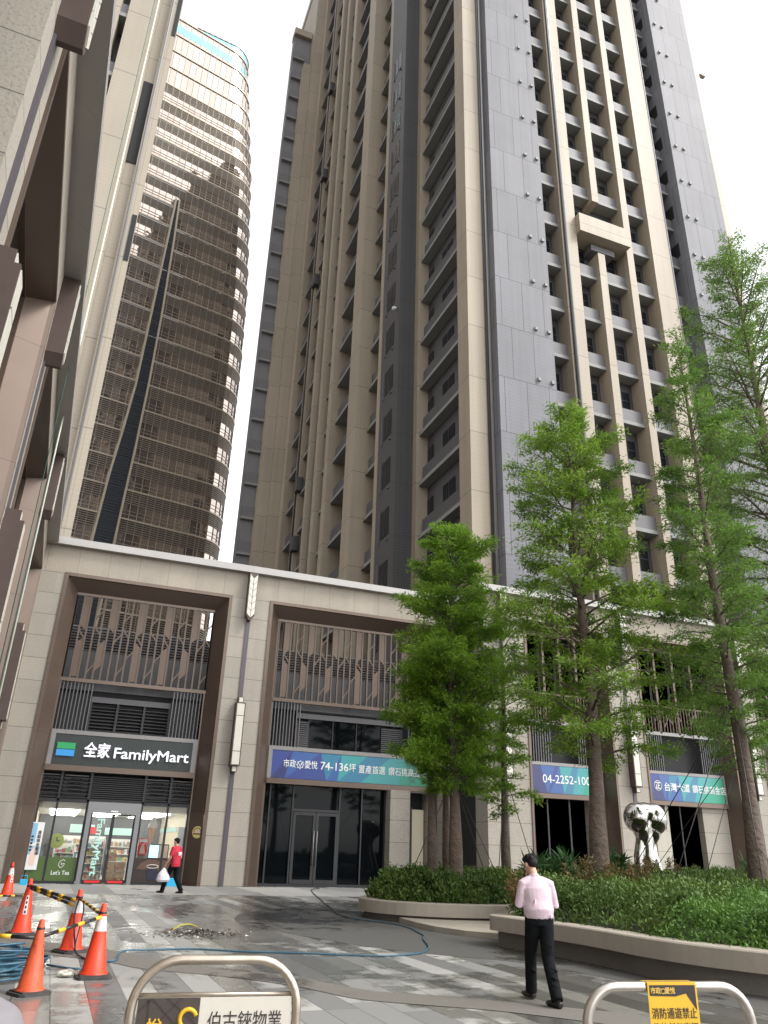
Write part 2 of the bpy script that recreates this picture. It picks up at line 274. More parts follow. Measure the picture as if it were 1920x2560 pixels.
# ------------------------------------------------------------------ helpers
class MB:
    """collects faces, each with a material, and links them as ONE mesh object"""
    def __init__(s): s.v = []; s.f = []; s.m = []; s.names = []; s.sm = []
    def mi(s, name):
        if name not in s.names: s.names.append(name)
        return s.names.index(name)
    def add(s, verts, faces, m, smooth=False):
        o = len(s.v); s.v += [tuple(v) for v in verts]; k = s.mi(m)
        for f in faces: s.f.append(tuple(i+o for i in f)); s.m.append(k); s.sm.append(smooth)
    def box(s, x0, x1, y0, y1, z0, z1, m):
        V = [(x0,y0,z0),(x1,y0,z0),(x1,y1,z0),(x0,y1,z0),(x0,y0,z1),(x1,y0,z1),(x1,y1,z1),(x0,y1,z1)]
        s.add(V, [(0,3,2,1),(4,5,6,7),(0,1,5,4),(1,2,6,5),(2,3,7,6),(3,0,4,7)], m); return s
    def cbox(s, c, d, m, rz=0):
        ca, sa = math.cos(rz), math.sin(rz); V = []
        for sz in (-1, 1):
            for sx, sy in ((-1,-1),(1,-1),(1,1),(-1,1)):
                x, y = sx*d[0]/2, sy*d[1]/2; V.append((c[0]+x*ca-y*sa, c[1]+x*sa+y*ca, c[2]+sz*d[2]/2))
        s.add(V, [(0,3,2,1),(4,5,6,7),(0,1,5,4),(1,2,6,5),(2,3,7,6),(3,0,4,7)], m); return s
    def rbox(s, x0, x1, y0, y1, z0, z1, m, r=.02):
        """box with chamfered upright and top edges"""
        P = lambda i, z: [(x0+i,y0+0,z),(x1-i,y0,z),(x1,y0+i,z),(x1,y1-i,z),(x1-i,y1,z),(x0+i,y1,z),(x0,y1-i,z),(x0,y0+i,z)]
        a = P(r, z0); b = P(r, z1-r); c = [(min(max(x,x0+r),x1-r), min(max(y,y0+r),y1-r), z1) for x, y, _ in a]
        V = a+b+c; F = [tuple(range(7,-1,-1)), tuple(range(16,24))]
        for k in range(8):
            n = (k+1) % 8; F += [(k, n, 8+n, 8+k), (8+k, 8+n, 16+n, 16+k)]
        s.add(V, F, m); return s
    def quad(s, a, b, c, d, m): s.add([a,b,c,d], [(0,1,2,3)], m); return s
    def poly(s, pts, m): s.add(pts, [tuple(range(len(pts)))], m); return s
    def prism(s, pts, z0, z1, m, cap=None):
        """vertical prism from a plan outline (counter-clockwise)"""
        n = len(pts); V = [(x,y,z0) for x,y in pts]+[(x,y,z1) for x,y in pts]
        s.add(V, [(i,(i+1)%n,n+(i+1)%n,n+i) for i in range(n)], m)
        s.add(V, [tuple(range(n-1,-1,-1)), tuple(range(n,2*n))], cap or m); return s
    def eprism(s, pts, y0, y1, m):
        """prism from an outline in the x-z plane, running from y0 to y1"""
        n = len(pts); V = [(x,y0,z) for x,z in pts]+[(x,y1,z) for x,z in pts]
        s.add(V, [tuple(range(n)), tuple(range(2*n-1,n-1,-1))]+[(i,n+i,n+(i+1)%n,(i+1)%n) for i in range(n)], m); return s
    def tube(s, pts, r, m, n=8, smooth=True, cap=True, ref=None):
        """swept tube; r a number, a list, or a list of (rx, ry)"""
        P = [Vector(p) for p in pts]; k = len(P); rr = r if isinstance(r, (list, tuple)) else [r]*k
        V = []; a = None
        for i in range(k):
            t = (P[min(i+1,k-1)]-P[max(i-1,0)]); t = t.normalized() if t.length > 1e-9 else Vector((0,0,1))
            if ref is not None: a = Vector(ref)
            elif a is None: a = Vector((1,0,0)) if abs(t.x) < .8 else Vector((0,1,0))
            a = (a-t*a.dot(t)); a = a.normalized() if a.length > 1e-6 else t.orthogonal().normalized()
            b = t.cross(a); q = rr[i]; ra, rb = q if isinstance(q, (tuple, list)) else (q, q)
            for j in range(n):
                g = 2*math.pi*j/n; V.append(P[i]+a*(ra*math.cos(g))+b*(rb*math.sin(g)))
        F = [(i*n+j, i*n+(j+1)%n, (i+1)*n+(j+1)%n, (i+1)*n+j) for i in range(k-1) for j in range(n)]
        if cap: F += [tuple(range(n-1,-1,-1)), tuple((k-1)*n+j for j in range(n))]
        s.add(V, F, m, smooth); return s
    def lathe(s, c, prof, m, n=24, smooth=True):
        V = [(c[0]+r*math.cos(2*math.pi*j/n), c[1]+r*math.sin(2*math.pi*j/n), c[2]+z) for r, z in prof for j in range(n)]
        k = len(prof); F = [(i*n+j, i*n+(j+1)%n, (i+1)*n+(j+1)%n, (i+1)*n+j) for i in range(k-1) for j in range(n)]
        s.add(V, F, m, smooth); s.add(V, [tuple(range(n-1,-1,-1)), tuple((k-1)*n+j for j in range(n))], m); return s
    def ellipsoid(s, c, r, m, n=16, k=10):
        V = []; F = []
        for i in range(k+1):
            th = math.pi*i/k
            for j in range(n):
                g = 2*math.pi*j/n; V.append((c[0]+r[0]*math.sin(th)*math.cos(g), c[1]+r[1]*math.sin(th)*math.sin(g), c[2]-r[2]*math.cos(th)))
        for i in range(k):
            for j in range(n): F.append((i*n+j, i*n+(j+1)%n, (i+1)*n+(j+1)%n, (i+1)*n+j))
        s.add(V, F, m, True); return s
    def mesh(s, name):
        me = bpy.data.meshes.new(name); me.from_pydata(s.v, [], s.f)
        for n in s.names: me.materials.append(MATS[n])
        me.polygons.foreach_set('material_index', s.m); me.polygons.foreach_set('use_smooth', s.sm); me.update(); return me
    def build(s, name, parent=None, loc=None):
        """linked under parent; with parent given the verts are in the parent's own frame"""
        return link(name, s.mesh(name), parent, loc)
def link(name, me, parent=None, loc=None):
    o = bpy.data.objects.new(name, me); COL.objects.link(o)
    if parent is not None: o.parent = parent
    if loc is not None: o.location = loc
    return o
def thing(name, label, cat, loc=(0,0,0), rz=0, group=None):
    o = bpy.data.objects.new(name, None); COL.objects.link(o); o.location = loc; o.rotation_euler = (0,0,rz); o.empty_display_size = .2
    return tag(o, label, cat, group)
def tag(o, label, cat, group=None, kind=None):
    o['label'] = label; o['category'] = cat
    if group: o['group'] = group
    if kind: o['kind'] = kind
    return o
def struct(name, mb): o = mb.build(name); o['kind'] = 'structure'; return o
KIDS = {}
def copy_tree(o, parent=None):
    c = o.copy(); COL.objects.link(c)
    if parent is not None: c.parent = parent
    for ch in list(o.children): copy_tree(ch, c)
    return c
def text_mesh(name, s, size, mat, ext=.01, off=0., align='CENTER', width=None, spacing=1.):
    cu = bpy.data.curves.new(name, 'FONT'); cu.body = s; cu.size = size; cu.extrude = ext; cu.bevel_depth = max(0, off); cu.bevel_resolution = 0; cu.align_x = align; cu.align_y = 'CENTER'; cu.space_character = spacing
    cu.resolution_u = 3
    o = bpy.data.objects.new(name, cu); COL.objects.link(o)
    me = bpy.data.meshes.new_from_object(o.evaluated_get(bpy.context.evaluated_depsgraph_get()))
    bpy.data.objects.remove(o); bpy.data.curves.remove(cu)
    if width:
        xs = [v.co.x for v in me.vertices]; k = width/max(1e-6, max(xs)-min(xs))
        for v in me.vertices: v.co.x *= k
    me.materials.clear(); me.materials.append(MATS[mat]); me.name = name
    for v in me.vertices: v.co = (v.co.x, -v.co.z, v.co.y)      # stands upright, facing -Y
    return me
def remesh(mb, voxel, smooth=4, mat=None, name='body'):
    me = mb.mesh('tmp'); o = bpy.data.objects.new('tmp', me); COL.objects.link(o)
    m = o.modifiers.new('r', 'REMESH'); m.mode = 'VOXEL'; m.voxel_size = voxel; m.use_smooth_shade = True
    s = o.modifiers.new('s', 'SMOOTH'); s.iterations = smooth; s.factor = .5
    res = bpy.data.meshes.new_from_object(o.evaluated_get(bpy.context.evaluated_depsgraph_get()))
    bpy.data.objects.remove(o); bpy.data.meshes.remove(me); res.name = name
    res.materials.clear(); res.materials.append(MATS[mat or mb.names[0]])
    res.polygons.foreach_set('material_index', [0]*len(res.polygons)); res.polygons.foreach_set('use_smooth', [True]*len(res.polygons)); return res
import numpy as np
def quads_mesh(name, V, mat):
    """V: (N,4,3) array of small leaf faces"""
    n = len(V); me = bpy.data.meshes.new(name)
    me.vertices.add(n*4); me.vertices.foreach_set('co', V.reshape(-1).astype(np.float32))
    me.loops.add(n*4); me.loops.foreach_set('vertex_index', np.arange(n*4, dtype=np.int32))
    me.polygons.add(n); me.polygons.foreach_set('loop_start', np.arange(0, n*4, 4, dtype=np.int32))
    try: me.polygons.foreach_set('loop_total', np.full(n, 4, dtype=np.int32))
    except Exception: pass
    me.update(calc_edges=True); me.validate(); me.materials.append(MATS[mat]); return me
def leaves(rng, P, D, L, W, spread=.6):
    """leaf blades at points P, roughly along directions D"""
    n = len(P); d = D+rng.normal(0, spread, (n,3)); d /= np.linalg.norm(d, axis=1)[:,None]+1e-9
    q = rng.normal(0, 1, (n,3)); s = np.cross(d, q); s /= np.linalg.norm(s, axis=1)[:,None]+1e-9
    l = (L*rng.uniform(.6, 1.35, n))[:,None]; wd = (W*rng.uniform(.7, 1.3, n))[:,None]
    return np.stack([P, P+d*l*.45+s*wd*.5, P+d*l, P+d*l*.45-s*wd*.5], axis=1)

# ------------------------------------------------------------------ ground
g = MB(); g.quad((-400,-300,0),(500,-300,0),(500,600,0),(-400,600,0),'paving_plaza'); struct('plaza_ground', g)
g = MB(); g.quad((-2.7,30.6,.004),(60,30.6,.004),(60,37.2,.004),(-2.7,37.2,.004),'paving_front'); struct('shopfront_pavement', g)
def band(name, a, b, z, m):
    g = MB(); n = len(a)
    for i in range(n-1): g.quad((*a[i],z),(*b[i],z),(*b[i+1],z),(*a[i+1],z),m)
    return struct(name, g)
def smooth_line(p, k=6):
    out = []
    for i in range(len(p)-1):
        p0 = p[max(i-1,0)]; p1 = p[i]; p2 = p[i+1]; p3 = p[min(i+2,len(p)-1)]
        for j in range(k):
            t = j/k; out.append(tuple(.5*((2*p1[q])+(-p0[q]+p2[q])*t+(2*p0[q]-5*p1[q]+4*p2[q]-p3[q])*t*t+(-p0[q]+3*p1[q]-3*p2[q]+p3[q])*t**3) for q in range(len(p1))))
    return out+[tuple(p[-1])]
ga = smooth_line([(4.55,21.2),(4.35,19.58),(4.89,17.41),(5.41,15.81),(5.92,14.61),(6.7,13.5),(7.5,12.6),(7.95,10.6),(8.0,8.8),(8.1,6.5)])
gb = smooth_line([(4.85,22.2),(6.6,24.4),(8.4,23.6),(10.,22.),(10.,19.),(9.6,16.6),(9.5,14.8),(9.3,11.9),(9.3,9.5),(10.2,6.5)])
band('wet_dark_path', ga, gb, .004, 'band_dark')
ga = smooth_line([(-2.2,18.6),(-.4,16.9),(1.35,14.76),(1.8,13.67),(2.63,12.65),(3.37,11.84),(3.77,10.94),(4.19,10.3),(4.95,9.82),(5.51,9.3),(6.6,8.2),(8,6.2)])
gb = smooth_line([(-2.2,17.0),(-.6,15.4),(1.0,13.6),(1.5,12.75),(2.34,12.0),(2.82,11.5),(3.3,10.75),(3.7,9.9),(4.4,9.35),(5.1,8.8),(6.0,7.7),(7.3,5.8)])
band('aggregate_path', ga, gb, .006, 'band_aggregate')

# ------------------------------------------------------------------ podium facades
ZC = 14.35        # underside of cornice
def wall_front(parent, name, x0, x1, bays, y=0., depth=.8, zt=13.1):
    """stone front pierced by bays [(a,b)], each a part"""
    xs = [x0]+[v for b in bays for v in b]+[x1]
    for i in range(0, len(xs), 2):
        MB().box(xs[i], xs[i+1], y, y+depth, 0, zt, 'stone').build(name, parent)
    MB().box(x0, x1, y, y+depth, zt+.002, ZC, 'stone_band').build('spandrel', parent)
def bay_frame(parent, a, b, y=0., zt=13.1, face=.16, sp=.52, dp=.7):
    """splayed bronze surround"""
    g = MB(); o = .05
    def pr(off, z): return [(a+off,0),(a+off,z-off),(b-off,z-off),(b-off,0)]
    L = [(pr(0,zt), y+.01), (pr(0,zt), y-o), (pr(face,zt), y-o), (pr(face+.02,zt), y+.04), (pr(face+sp,zt), y+dp), (pr(face+sp+.06,zt), y+dp), (pr(face+sp+.06,zt), y+dp+.12)]
    for i in range(len(L)-1):
        p, yp = L[i]; q, yq = L[i+1]
        for k in range(3):
            g.quad((p[k][0],yp,p[k][1]),(q[k][0],yq,q[k][1]),(q[k+1][0],yq,q[k+1][1]),(p[k+1][0],yp,p[k+1][1]),'bronze')
    g.build('bay_frame', parent); return a+face+sp+.06, b-face-sp-.06, zt-face-sp-.06
def lattice(parent, a, b, z0, z1, y, seed=0, pitch=.325):
    """bronze tree-pattern screen: slim uprights, wavy plates and forked twigs"""
    g = MB(); rnd = random.Random(seed); n = round((b-a)/pitch); p = (b-a)/n; t = .075; H = z1-z0
    for i in range(n+1):
        x = a+i*p; g.box(x-t/2, x+t/2, y, y+.13, z0, z1, 'bronze_plain')
    def curve(c, za, zb, s):          # S-shaped twig from bar c to bar c+s
        pts = []
        for k in range(9):
            u = k/8; e = u*u*(3-2*u); pts.append((a+(c+s*e)*p, za+(zb-za)*u))
        for k in range(8):
            (xa, ya), (xb, yb) = pts[k], pts[k+1]
            g.eprism([(xa-.04,ya),(xa+.04,ya),(xb+.04,yb),(xb-.04,yb)] , y+.012, y+.118, 'bronze_plain')
    def plate(c, za, zb, wt, wb):     # filled plate between bars c and c+1, ends swept
        P = []
        for k in range(7): u = k/6; e = u*u*(3-2*u); P.append((a+(c+e)*p, za+(wb*e if wb > 0 else -wb*(1-e))))
        Q = []
        for k in range(7): u = k/6; e = u*u*(3-2*u); Q.append((a+(c+1-e)*p, zb-(wt*(e) if wt > 0 else -wt*(1-e))))
        g.eprism(P+Q, y+.03, y+.10, 'bronze_plain')
    c = 1
    while c < n-1:
        up_ = rnd.choice((-1, 1))
        plate(c, z0+H*.56, z1-.02, 0, .34*up_)
        cl = max(0, c-1) if rnd.random() < .5 else c
        plate(cl, z0+H*(.10 if cl != c else .02), z0+H*.50, -.3*up_, (.32 if cl != c else 0))
        curve(c+1, z0+H*.44, z0+H*.60, -1 if cl == c else 1)
        if c+3 <= n:
            curve(c+3, z0+H*.52, z0+H*.66, -1); curve(c+2, z0+H*.05, z0+H*.22, 1)
            curve(c+2, z0+H*.72, z0+H*.86, 1)
        if c+4 <= n: curve(c+3, z0+H*.26, z0+H*.40, 1)
        c += 4
    g.build('lattice_screen', parent)
    MB().box(a-.05, b+.05, y-.03, y+.2, z0-.16, z0, 'bronze').build('lattice_rail', parent); MB().box(a-.05, b+.05, y-.01, y+.16, z1, z1+.06, 'bronze').build('lattice_rail', parent)
def bars(a, b, z0, z1, y, m='slat_metal', n=10, t=.045, d=.1):
    g = MB()
    for i in range(n): x = a+(b-a)*i/(n-1); g.box(x-t/2, x+t/2, y, y+d, z0, z1, m)
    return g
def louvres(g, a, b, z0, z1, y, pitch=.12, m='dark_metal', d=.09, t=.035):
    n = int((z1-z0)/pitch)
    for i in range(n):
        z = z0+pitch*(i+.5); g.add([(a,y,z-.04),(b,y,z-.04),(b,y+d,z+.03),(a,y+d,z+.03),(a,y,z-.04+t),(b,y,z-.04+t),(b,y+d,z+.03+t),(a,y+d,z+.03+t)],
            [(0,3,2,1),(4,5,6,7),(0,1,5,4),(1,2,6,5),(2,3,7,6),(3,0,4,7)], m)
    return g
def ac_fan(parent, x, z, y, r=.33):
    g = MB().box(x-.5, x+.5, y, y+.3, z-.45, z+.45, 'grey_metal')
    for q in (r, r*.72, r*.45): g.tube([(x+q*math.cos(k*math.pi/10), y-.03, z+q*math.sin(k*math.pi/10)) for k in range(21)], .022, 'dark_metal', 5)
    for k in range(8): g.tube([(x, y-.03, z), (x+r*math.cos(k*math.pi/4), y-.03, z+r*math.sin(k*math.pi/4))], .015, 'dark_metal', 4)
    g.lathe((x, y-.02, z), [(.001,0)], 'dark_metal', 4) if False else None
    g.build('condenser', parent)
def lantern(label, loc, rz=0, rodtop=14.3):
    """wall light: chevron lantern above, dark rod, box lantern below (facing local -Y)"""
    t = thing('wall_lamp', label, 'wall lamp', loc, rz, 'wall lamps on the stone piers')
    MB().box(-.1, .1, -.05, 0, 0, 11.9, 'rod_metal').build('rod', t)
    w_ = .22; d = .42; z0, z1 = 11.85, 14.3
    g = MB(); g.prism([(-w_,0),(-w_,-d+.02),(w_,-d+.02),(w_,0)][::-1] if False else [(-w_,-d+.02),(w_,-d+.02),(w_,0),(-w_,0)], z0+.28, z1, 'lamp_brown')
    g.eprism([(-.05,z0),(.05,z0),(w_,z0+.277),(-w_,z0+.277)], -d+.02, 0, 'lamp_brown')
    up = g.build('upper_lantern', t)
    p = MB(); nchev = 6; hz = (z1-.1-(z0+.30))/nchev
    for k in range(nchev):
        za = z0+.30+k*hz+.012; zb = za+hz-.024
        for s in (-1, 1):
            pts = [(0.012*s, za-.18),(s*(w_-.03), za+.02),(s*(w_-.03), zb+.02),(0.012*s, zb-.18)]
            p.eprism(pts if s > 0 else pts[::-1], -d-.012, -d+.018, 'lamp_white')
    p.build('glass_panel', up)
    z0, z1 = 5.0, 7.84; lo = MB().box(-w_, w_, -d, 0, z0, z1, 'lamp_brown').box(-.12, .12, -d+.1, 0, z1, z1+.27, 'lamp_brown').box(-.12, .12, -d+.1, 0, z0-.27, z0, 'lamp_brown').build('lower_lantern', t)
    p = MB()
    for a, b, q, yy in ((z0+.05, z0+.62, w_-.05, -d), (z0+.65, z1-.62, w_-.05, -d), (z1-.59, z1-.05, w_-.05, -d), (z1+.03, z1+.24, .09, -d+.1), (z0-.24, z0-.03, .09, -d+.1)):
        p.box(-q, q, yy-.015, yy+.005, a, b, 'lamp_white')
    p.build('glass_panel', lo); return t

# ------------------------------------------------------------------ podium building (front)
FY = 37.0
pod = thing('podium_building', 'beige granite podium with tall bronze framed shop bays and a grey metal cornice', 'building', (0, FY, 0))
wall_front(pod, 'stone_wall', -2.75, 18.85, [(-1.55, 6.3), (8.22, 17.9)])
wall_front(pod, 'stone_wall', 18.85, 62, [(21.25, 26.45), (28.4, 34.6), (36.6, 42.8), (44.8, 51)], y=-2.9)
MB().box(18.85, 19.65, -2.1, 0, 0, ZC, 'stone').build('return_wall', pod)
c = MB(); c.box(-2.95, 18.5, -.32, 1.0, ZC, ZC+.34, 'cornice_metal'); c.box(18.502, 62, -3.22, -1.9, ZC, ZC+.34, 'cornice_metal'); c.box(18.502, 19.7, -1.898, 1.0, ZC, ZC+.338, 'cornice_metal'); c.build('cornice', pod)
# mass behind the free-standing front
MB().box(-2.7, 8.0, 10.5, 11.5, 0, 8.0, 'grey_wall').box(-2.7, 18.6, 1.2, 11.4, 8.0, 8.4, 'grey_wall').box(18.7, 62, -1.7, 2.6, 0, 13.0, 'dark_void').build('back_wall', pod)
pw = MB().box(-2.7, 18.6, 3.5, 3.8, 8.4, 10.3, 'grey_wall'); louvres(pw, -2.7, 18.6, 10.3, 11.65, 3.5, .14, 'slat_metal'); pw.box(-2.7, 18.6, 3.75, 3.8, 10.3, 11.6, 'dark_metal'); pw.build('roof_screen', pod)

# --- bay with the convenience store
ia, ib, it = bay_frame(pod, -1.55, 6.3)
IY = .7
lattice(pod, -.84, 5.6, 8.42, 12.3, IY, 3)
up_ = MB().box(ia, ib, 1.55, 1.6, 6.1, 8.3, 'dark_metal')
louvres(up_, .6, 4.15, 6.2, 7.45, 1.25, .15)
for x in (.62, 1.8, 3.0, 4.15): up_.box(x-.05, x+.05, 1.18, 1.3, 6.1, 7.5, 'dark_metal')
up_.box(.6, 4.15, 1.2, 1.3, 7.5, 7.75, 'slat_metal').box(.6, 4.15, 1.3, 1.5, 7.75, 8.3, 'dark_void'); up_.build('upper_louvre', pod)
bars(-.85, .55, 6.12, 8.3, IY+.02).build('side_screen', pod); bars(4.2, 5.6, 6.12, 8.3, IY+.02).build('side_screen', pod)
MB().box(ia, ib, IY-.05, 1.0, 5.96, 6.14, 'grey_metal').box(ia, ia+.2, IY-.05, 1.0, 4.66, 5.96, 'grey_metal').box(ib-.2, ib, IY-.05, 1.0, 4.66, 5.96, 'grey_metal').build('sign_surround', pod)
MB().box(ia, ib, IY-.1, 1.0, 4.42, 4.66, 'bronze').build('lintel', pod)
lv = MB().box(ia, ib, 1.5, 1.55, 3.2, 4.42, 'dark_void')
for a, b in ((ia, -.05), (.03, 1.14), (3.55, 4.58), (4.68, ib)): louvres(lv, a, b, 3.3, 4.4, .80, .16)
louvres(lv, 1.24, 3.46, 3.3, 4.4, .80, .085)
for x in (0-.03, 1.19, 3.5, 4.63): lv.box(x-.05, x+.05, .74, .95, 3.2, 4.42, 'dark_metal')
lv.box(ia, ib, .74, .95, 3.16, 3.30, 'dark_metal'); lv.build('shop_louvre', pod)
for x in (-.5, .58, 4.07, 5.12): ac_fan(pod, x, 3.85, 1.1)
# glazed shop front and sliding doors
for xs, x0, x1 in (((ia+.03, -.03, 1.19), ia, 1.2), ((3.5, 4.63, ib-.03), 3.45, ib)):
    sf = MB().box(x0, x1, .76, .9, 0, .1, 'dark_metal')
    for x in xs: sf.box(x-.045, x+.045, .76, .9, .1, 3.16, 'dark_metal')
    sf = sf.build('shopfront', pod)
    for a, b in zip(xs, xs[1:]): MB().quad((a+.045,.84,.1),(b-.045,.84,.1),(b-.045,.84,3.16),(a+.045,.84,3.16),'clear_glass').build('pane', sf)
df = MB().box(1.24, 1.42, .62, .95, 0, 3.22, 'door_frame').box(3.27, 3.45, .62, .95, 0, 3.22, 'door_frame').box(1.42, 3.27, .62, .95, 2.78, 3.22, 'door_frame')
df.box(2.2, 2.5, .585, .62, 2.83, 2.89, 'white_paper').build('door_frame', pod)
for a, b, s in ((1.42, 2.345, 1), (2.345, 3.27, -1)):
    d = MB(); h = b if s > 0 else a
    d.box(a, a+.07, .72, .78, .05, 2.76, 'dark_metal').box(b-.07, b, .72, .78, .05, 2.76, 'dark_metal').box(a+.07, b-.07, .72, .78, 2.70, 2.76, 'dark_metal').box(a+.07, b-.07, .72, .78, .02, .17, 'dark_metal')
    d = d.build('sliding_door', pod); MB().quad((a+.07,.75,.17),(b-.07,.75,.17),(b-.07,.75,2.7),(a+.07,.75,2.7),'clear_glass').build('pane', d)
    MB().box(a+.15, b-.15, .70, .718, .05, .14, 'red').build('warning_strip', d)
    MB().box(h-s*.06-.02, h-s*.06+.02, .68, .72, 1.15, 1.35, 'grey_metal').build('handle', d)
# writing down the left door leaf
dl = [o for o in pod.children if o.name.startswith('sliding_door')][0]
tm = text_mesh('door_lettering', 'FamilyMart', .42, 'mint', .003, .012, width=2.25)
for v in tm.vertices: v.co = (v.co.z, v.co.y, -v.co.x)
link('door_lettering', tm, dl, (1.86, .735, 1.45))
# green lower panels, coffee panel
tp = tag(MB().box(ia+.08, -.08, .78, .80, .1, 1.0, 'tea_green').box(.02, 1.14, .78, .80, .1, 1.0, 'tea_green').build('window_decal', None, (0, FY, 0)), 'green window decal with white tea lettering at the left of the shop doors', 'decal')
link('lettering', text_mesh('lettering', "Let's Tea", .22, 'white_paper', .002, .004, width=.72), tp, (.58, .775, .40))
lg = MB(); P = [(.70,.86),(.62,.90),(.50,.84),(.47,.70),(.56,.60),(.66,.68),(.68,.76),(.60,.74)]
lg.tube([(x, .775, z) for x, z in smooth_line(P, 4)], .012, 'white_paper', 5); lg.tube([(.565,.775,.80),(.565,.775,.72),(.61,.775,.72)], .011, 'white_paper', 5); lg.build('leaf_emblem', tp)
cp = tag(MB().box(3.55, 4.58, .78, .80, .1, 1.05, 'coffee_dark').box(4.68, 5.5, .78, .80, .1, 1.05, 'coffee_dark').build('coffee_poster', None, (0, FY, 0)), 'brown coffee poster with a dark blue cup under the windows right of the doors', 'poster')
g = MB(); g.eprism([(3.6,.62),(4.58,.55),(4.58,.95),(4.1,1.0),(3.8,.85)], .77, .779, 'coffee_mid'); g.eprism([(4.68,.6),(5.4,.7),(5.3,.9),(4.68,.98)], .77, .779, 'coffee_mid'); g.build('hand_print', cp)
g = MB(); g.eprism([(4.12,.18),(4.46,.18),(4.52,.7),(4.06,.7)], .762, .769, 'cup_navy'); g.tube([(4.29+.25*math.cos(a/12*6.283), .76, .72+.07*math.sin(a/12*6.283)) for a in range(13)], .018, 'sign_cream', 5); g.build('cup_print', cp)
# interior
g = MB(); IZ = 2.92
DB = 16.0
g.box(ia, ib, 1.0, DB, .0, .03, 'shop_floor').box(ia, ib, 1.3, DB, IZ, IZ+.05, 'shop_ceiling').box(ia, ib, 1.25, 1.3, IZ, 3.25, 'shop_wall').box(ia-.1, ia, 1.0, DB, 0, IZ, 'shop_wall').box(ib, ib+.1, 1.0, DB, 0, IZ, 'shop_wall').box(ia, ib, DB, DB+.1, 0, IZ, 'shop_wall')
g.box(ia+.01, ib-.01, DB-.05, DB-.01, 2.0, 2.3, 'teal').box(ia+.01, ia+.03, 1.4, DB-.1, 2.2, 2.4, 'teal').box(ib-.03, ib-.01, 4, DB-.1, 2.2, 2.4, 'mint').box(4.95, 5.05, DB-.1, DB-.06, 1.2, 1.9, 'mint').box(.8, 2.0, 9.0, 9.04, 2.05, 2.45, 'mint').box(2.6, 4.2, 10.0, 10.04, 2.0, 2.35, 'mint')
g.build('shop_interior', pod)
for i, y in enumerate((2.2, 3.7, 5.2, 6.7, 8.2, 9.7, 11.2, 12.7, 14.2)):
    for x in (.35, 2.3, 4.3):
        tag(MB().box(x-.62, x+.62, y-.10, y+.10, IZ-.05, IZ-.012, 'lamp_strip').build('ceiling_light', None, (0, FY, 0)), 'white strip light on the ceiling inside the convenience store', 'ceiling light', 'strip lights in the convenience store')
gk = ['goods_'+k for k in 'red yellow blue white green brown'.split()]
def shelf(label, x0, x1, y, h, rows, seed, depth=.4):
    t = thing('store_shelf', label, 'shelf', ((x0+x1)/2, FY+y, 0), 0, 'goods shelves in the convenience store'); w_ = (x1-x0)/2; rnd = random.Random(seed)
    f = MB().box(-w_, w_, depth-.03, depth, .03, h, 'shelf_white').box(-w_, -w_+.03, 0, depth, .03, h, 'shelf_white').box(w_-.03, w_, 0, depth, .03, h, 'shelf_white'); q = MB()
    for r in range(rows):
        z = .12+r*(h-.15)/rows; f.box(-w_+.03, w_-.03, 0, depth-.03, z-.03, z, 'shelf_white'); x = -w_+.05
        while x < w_-.12:
            bw = rnd.uniform(.06, .14); bh = rnd.uniform(.12, (h-.15)/rows-.08); q.box(x, x+bw-.01, .03, .25, z+.002, z+bh, rnd.choice(gk)); x += bw
    f.build('rack', t); o = q.build('goods', t); o['kind'] = 'stuff'; return t
shelf('tall white shelf of packed goods behind the left sliding door', 1.25, 2.3, 2.6, 1.75, 5, 1); shelf('long wall shelf of goods at the back of the store', .2, 2.6, 8.4, 1.9, 5, 2); shelf('goods shelf of drinks behind the round green clock sign', .2, 1.1, 4.6, 1.5, 4, 3)
shelf('goods shelf at the back right of the store beside the counter', 2.8, 4.2, 7.6, 1.8, 5, 4)
t = thing('service_counter', 'pale service counter inside the store behind the right hand windows', 'counter', (4.3, FY+3.0, 0))
MB().box(-.9, 1.2, 0, .6, .03, .95, 'counter').build('cabinet', t); MB().box(-.95, 1.25, -.05, .65, .95, 1.0, 'mint').build('counter_top', t)
t = thing('menu_screen', 'dark framed menu screen standing on the store counter', 'screen', (4.7, FY+2.4, 1.0)); MB().box(-.5, .4, .03, .08, .0, .62, 'dark_metal').build('frame', t); MB().box(-.46, -.05, .01, .03, .05, .57, 'screen_glow').build('panel', t); MB().box(-.02, .36, .01, .03, .05, .57, 'poster_skin').build('panel', t)
t = thing('ice_cream_cone', 'giant ice cream cone display standing behind the right window', 'display', (4.15, FY+1.5, 1.55)); MB().lathe((0,0,0), [(.02,0),(.17,.72)], 'cone_wafer', 12).build('wafer', t); MB().lathe((0,0,.72), [(.2,0),(.21,.1),(.13,.28),(.05,.45),(.005,.5)], 'sign_cream', 14).build('ice', t)
for i, (x, y, z, s) in enumerate([(2.55,1.5,.03,.42),(2.98,1.5,.03,.42),(2.55,1.5,.46,.40),(2.97,1.52,.46,.38),(2.6,1.52,.88,.36),(2.9,2.0,.03,.4)]):
    tag(MB().rbox(x-s/2, x+s/2, y-s/2, y+s/2, z, z+s*.98, 'carton', .01).box(x-s/2+.04, x-s/2+.16, y-s/2-.004, y-s/2+.01, z+.1, z+.2, 'goods_red').build('carton', None, (0, FY, 0)), 'brown cardboard carton stacked inside the right sliding door', 'carton', 'cartons stacked behind the right door')
t = thing('clock_sign', 'round lime green clock sign hung in the left shop window', 'sign', (.22, FY+.98, 1.62)); MB().tube([(0,0,0),(0,.03,0)], .3, 'lime', 28, False).build('disc', t); MB().box(-.025, .025, -.012, -.002, 0, .16, 'tea_green').box(0, .13, -.012, -.002, -.025, .025, 'tea_green').build('hands', t)
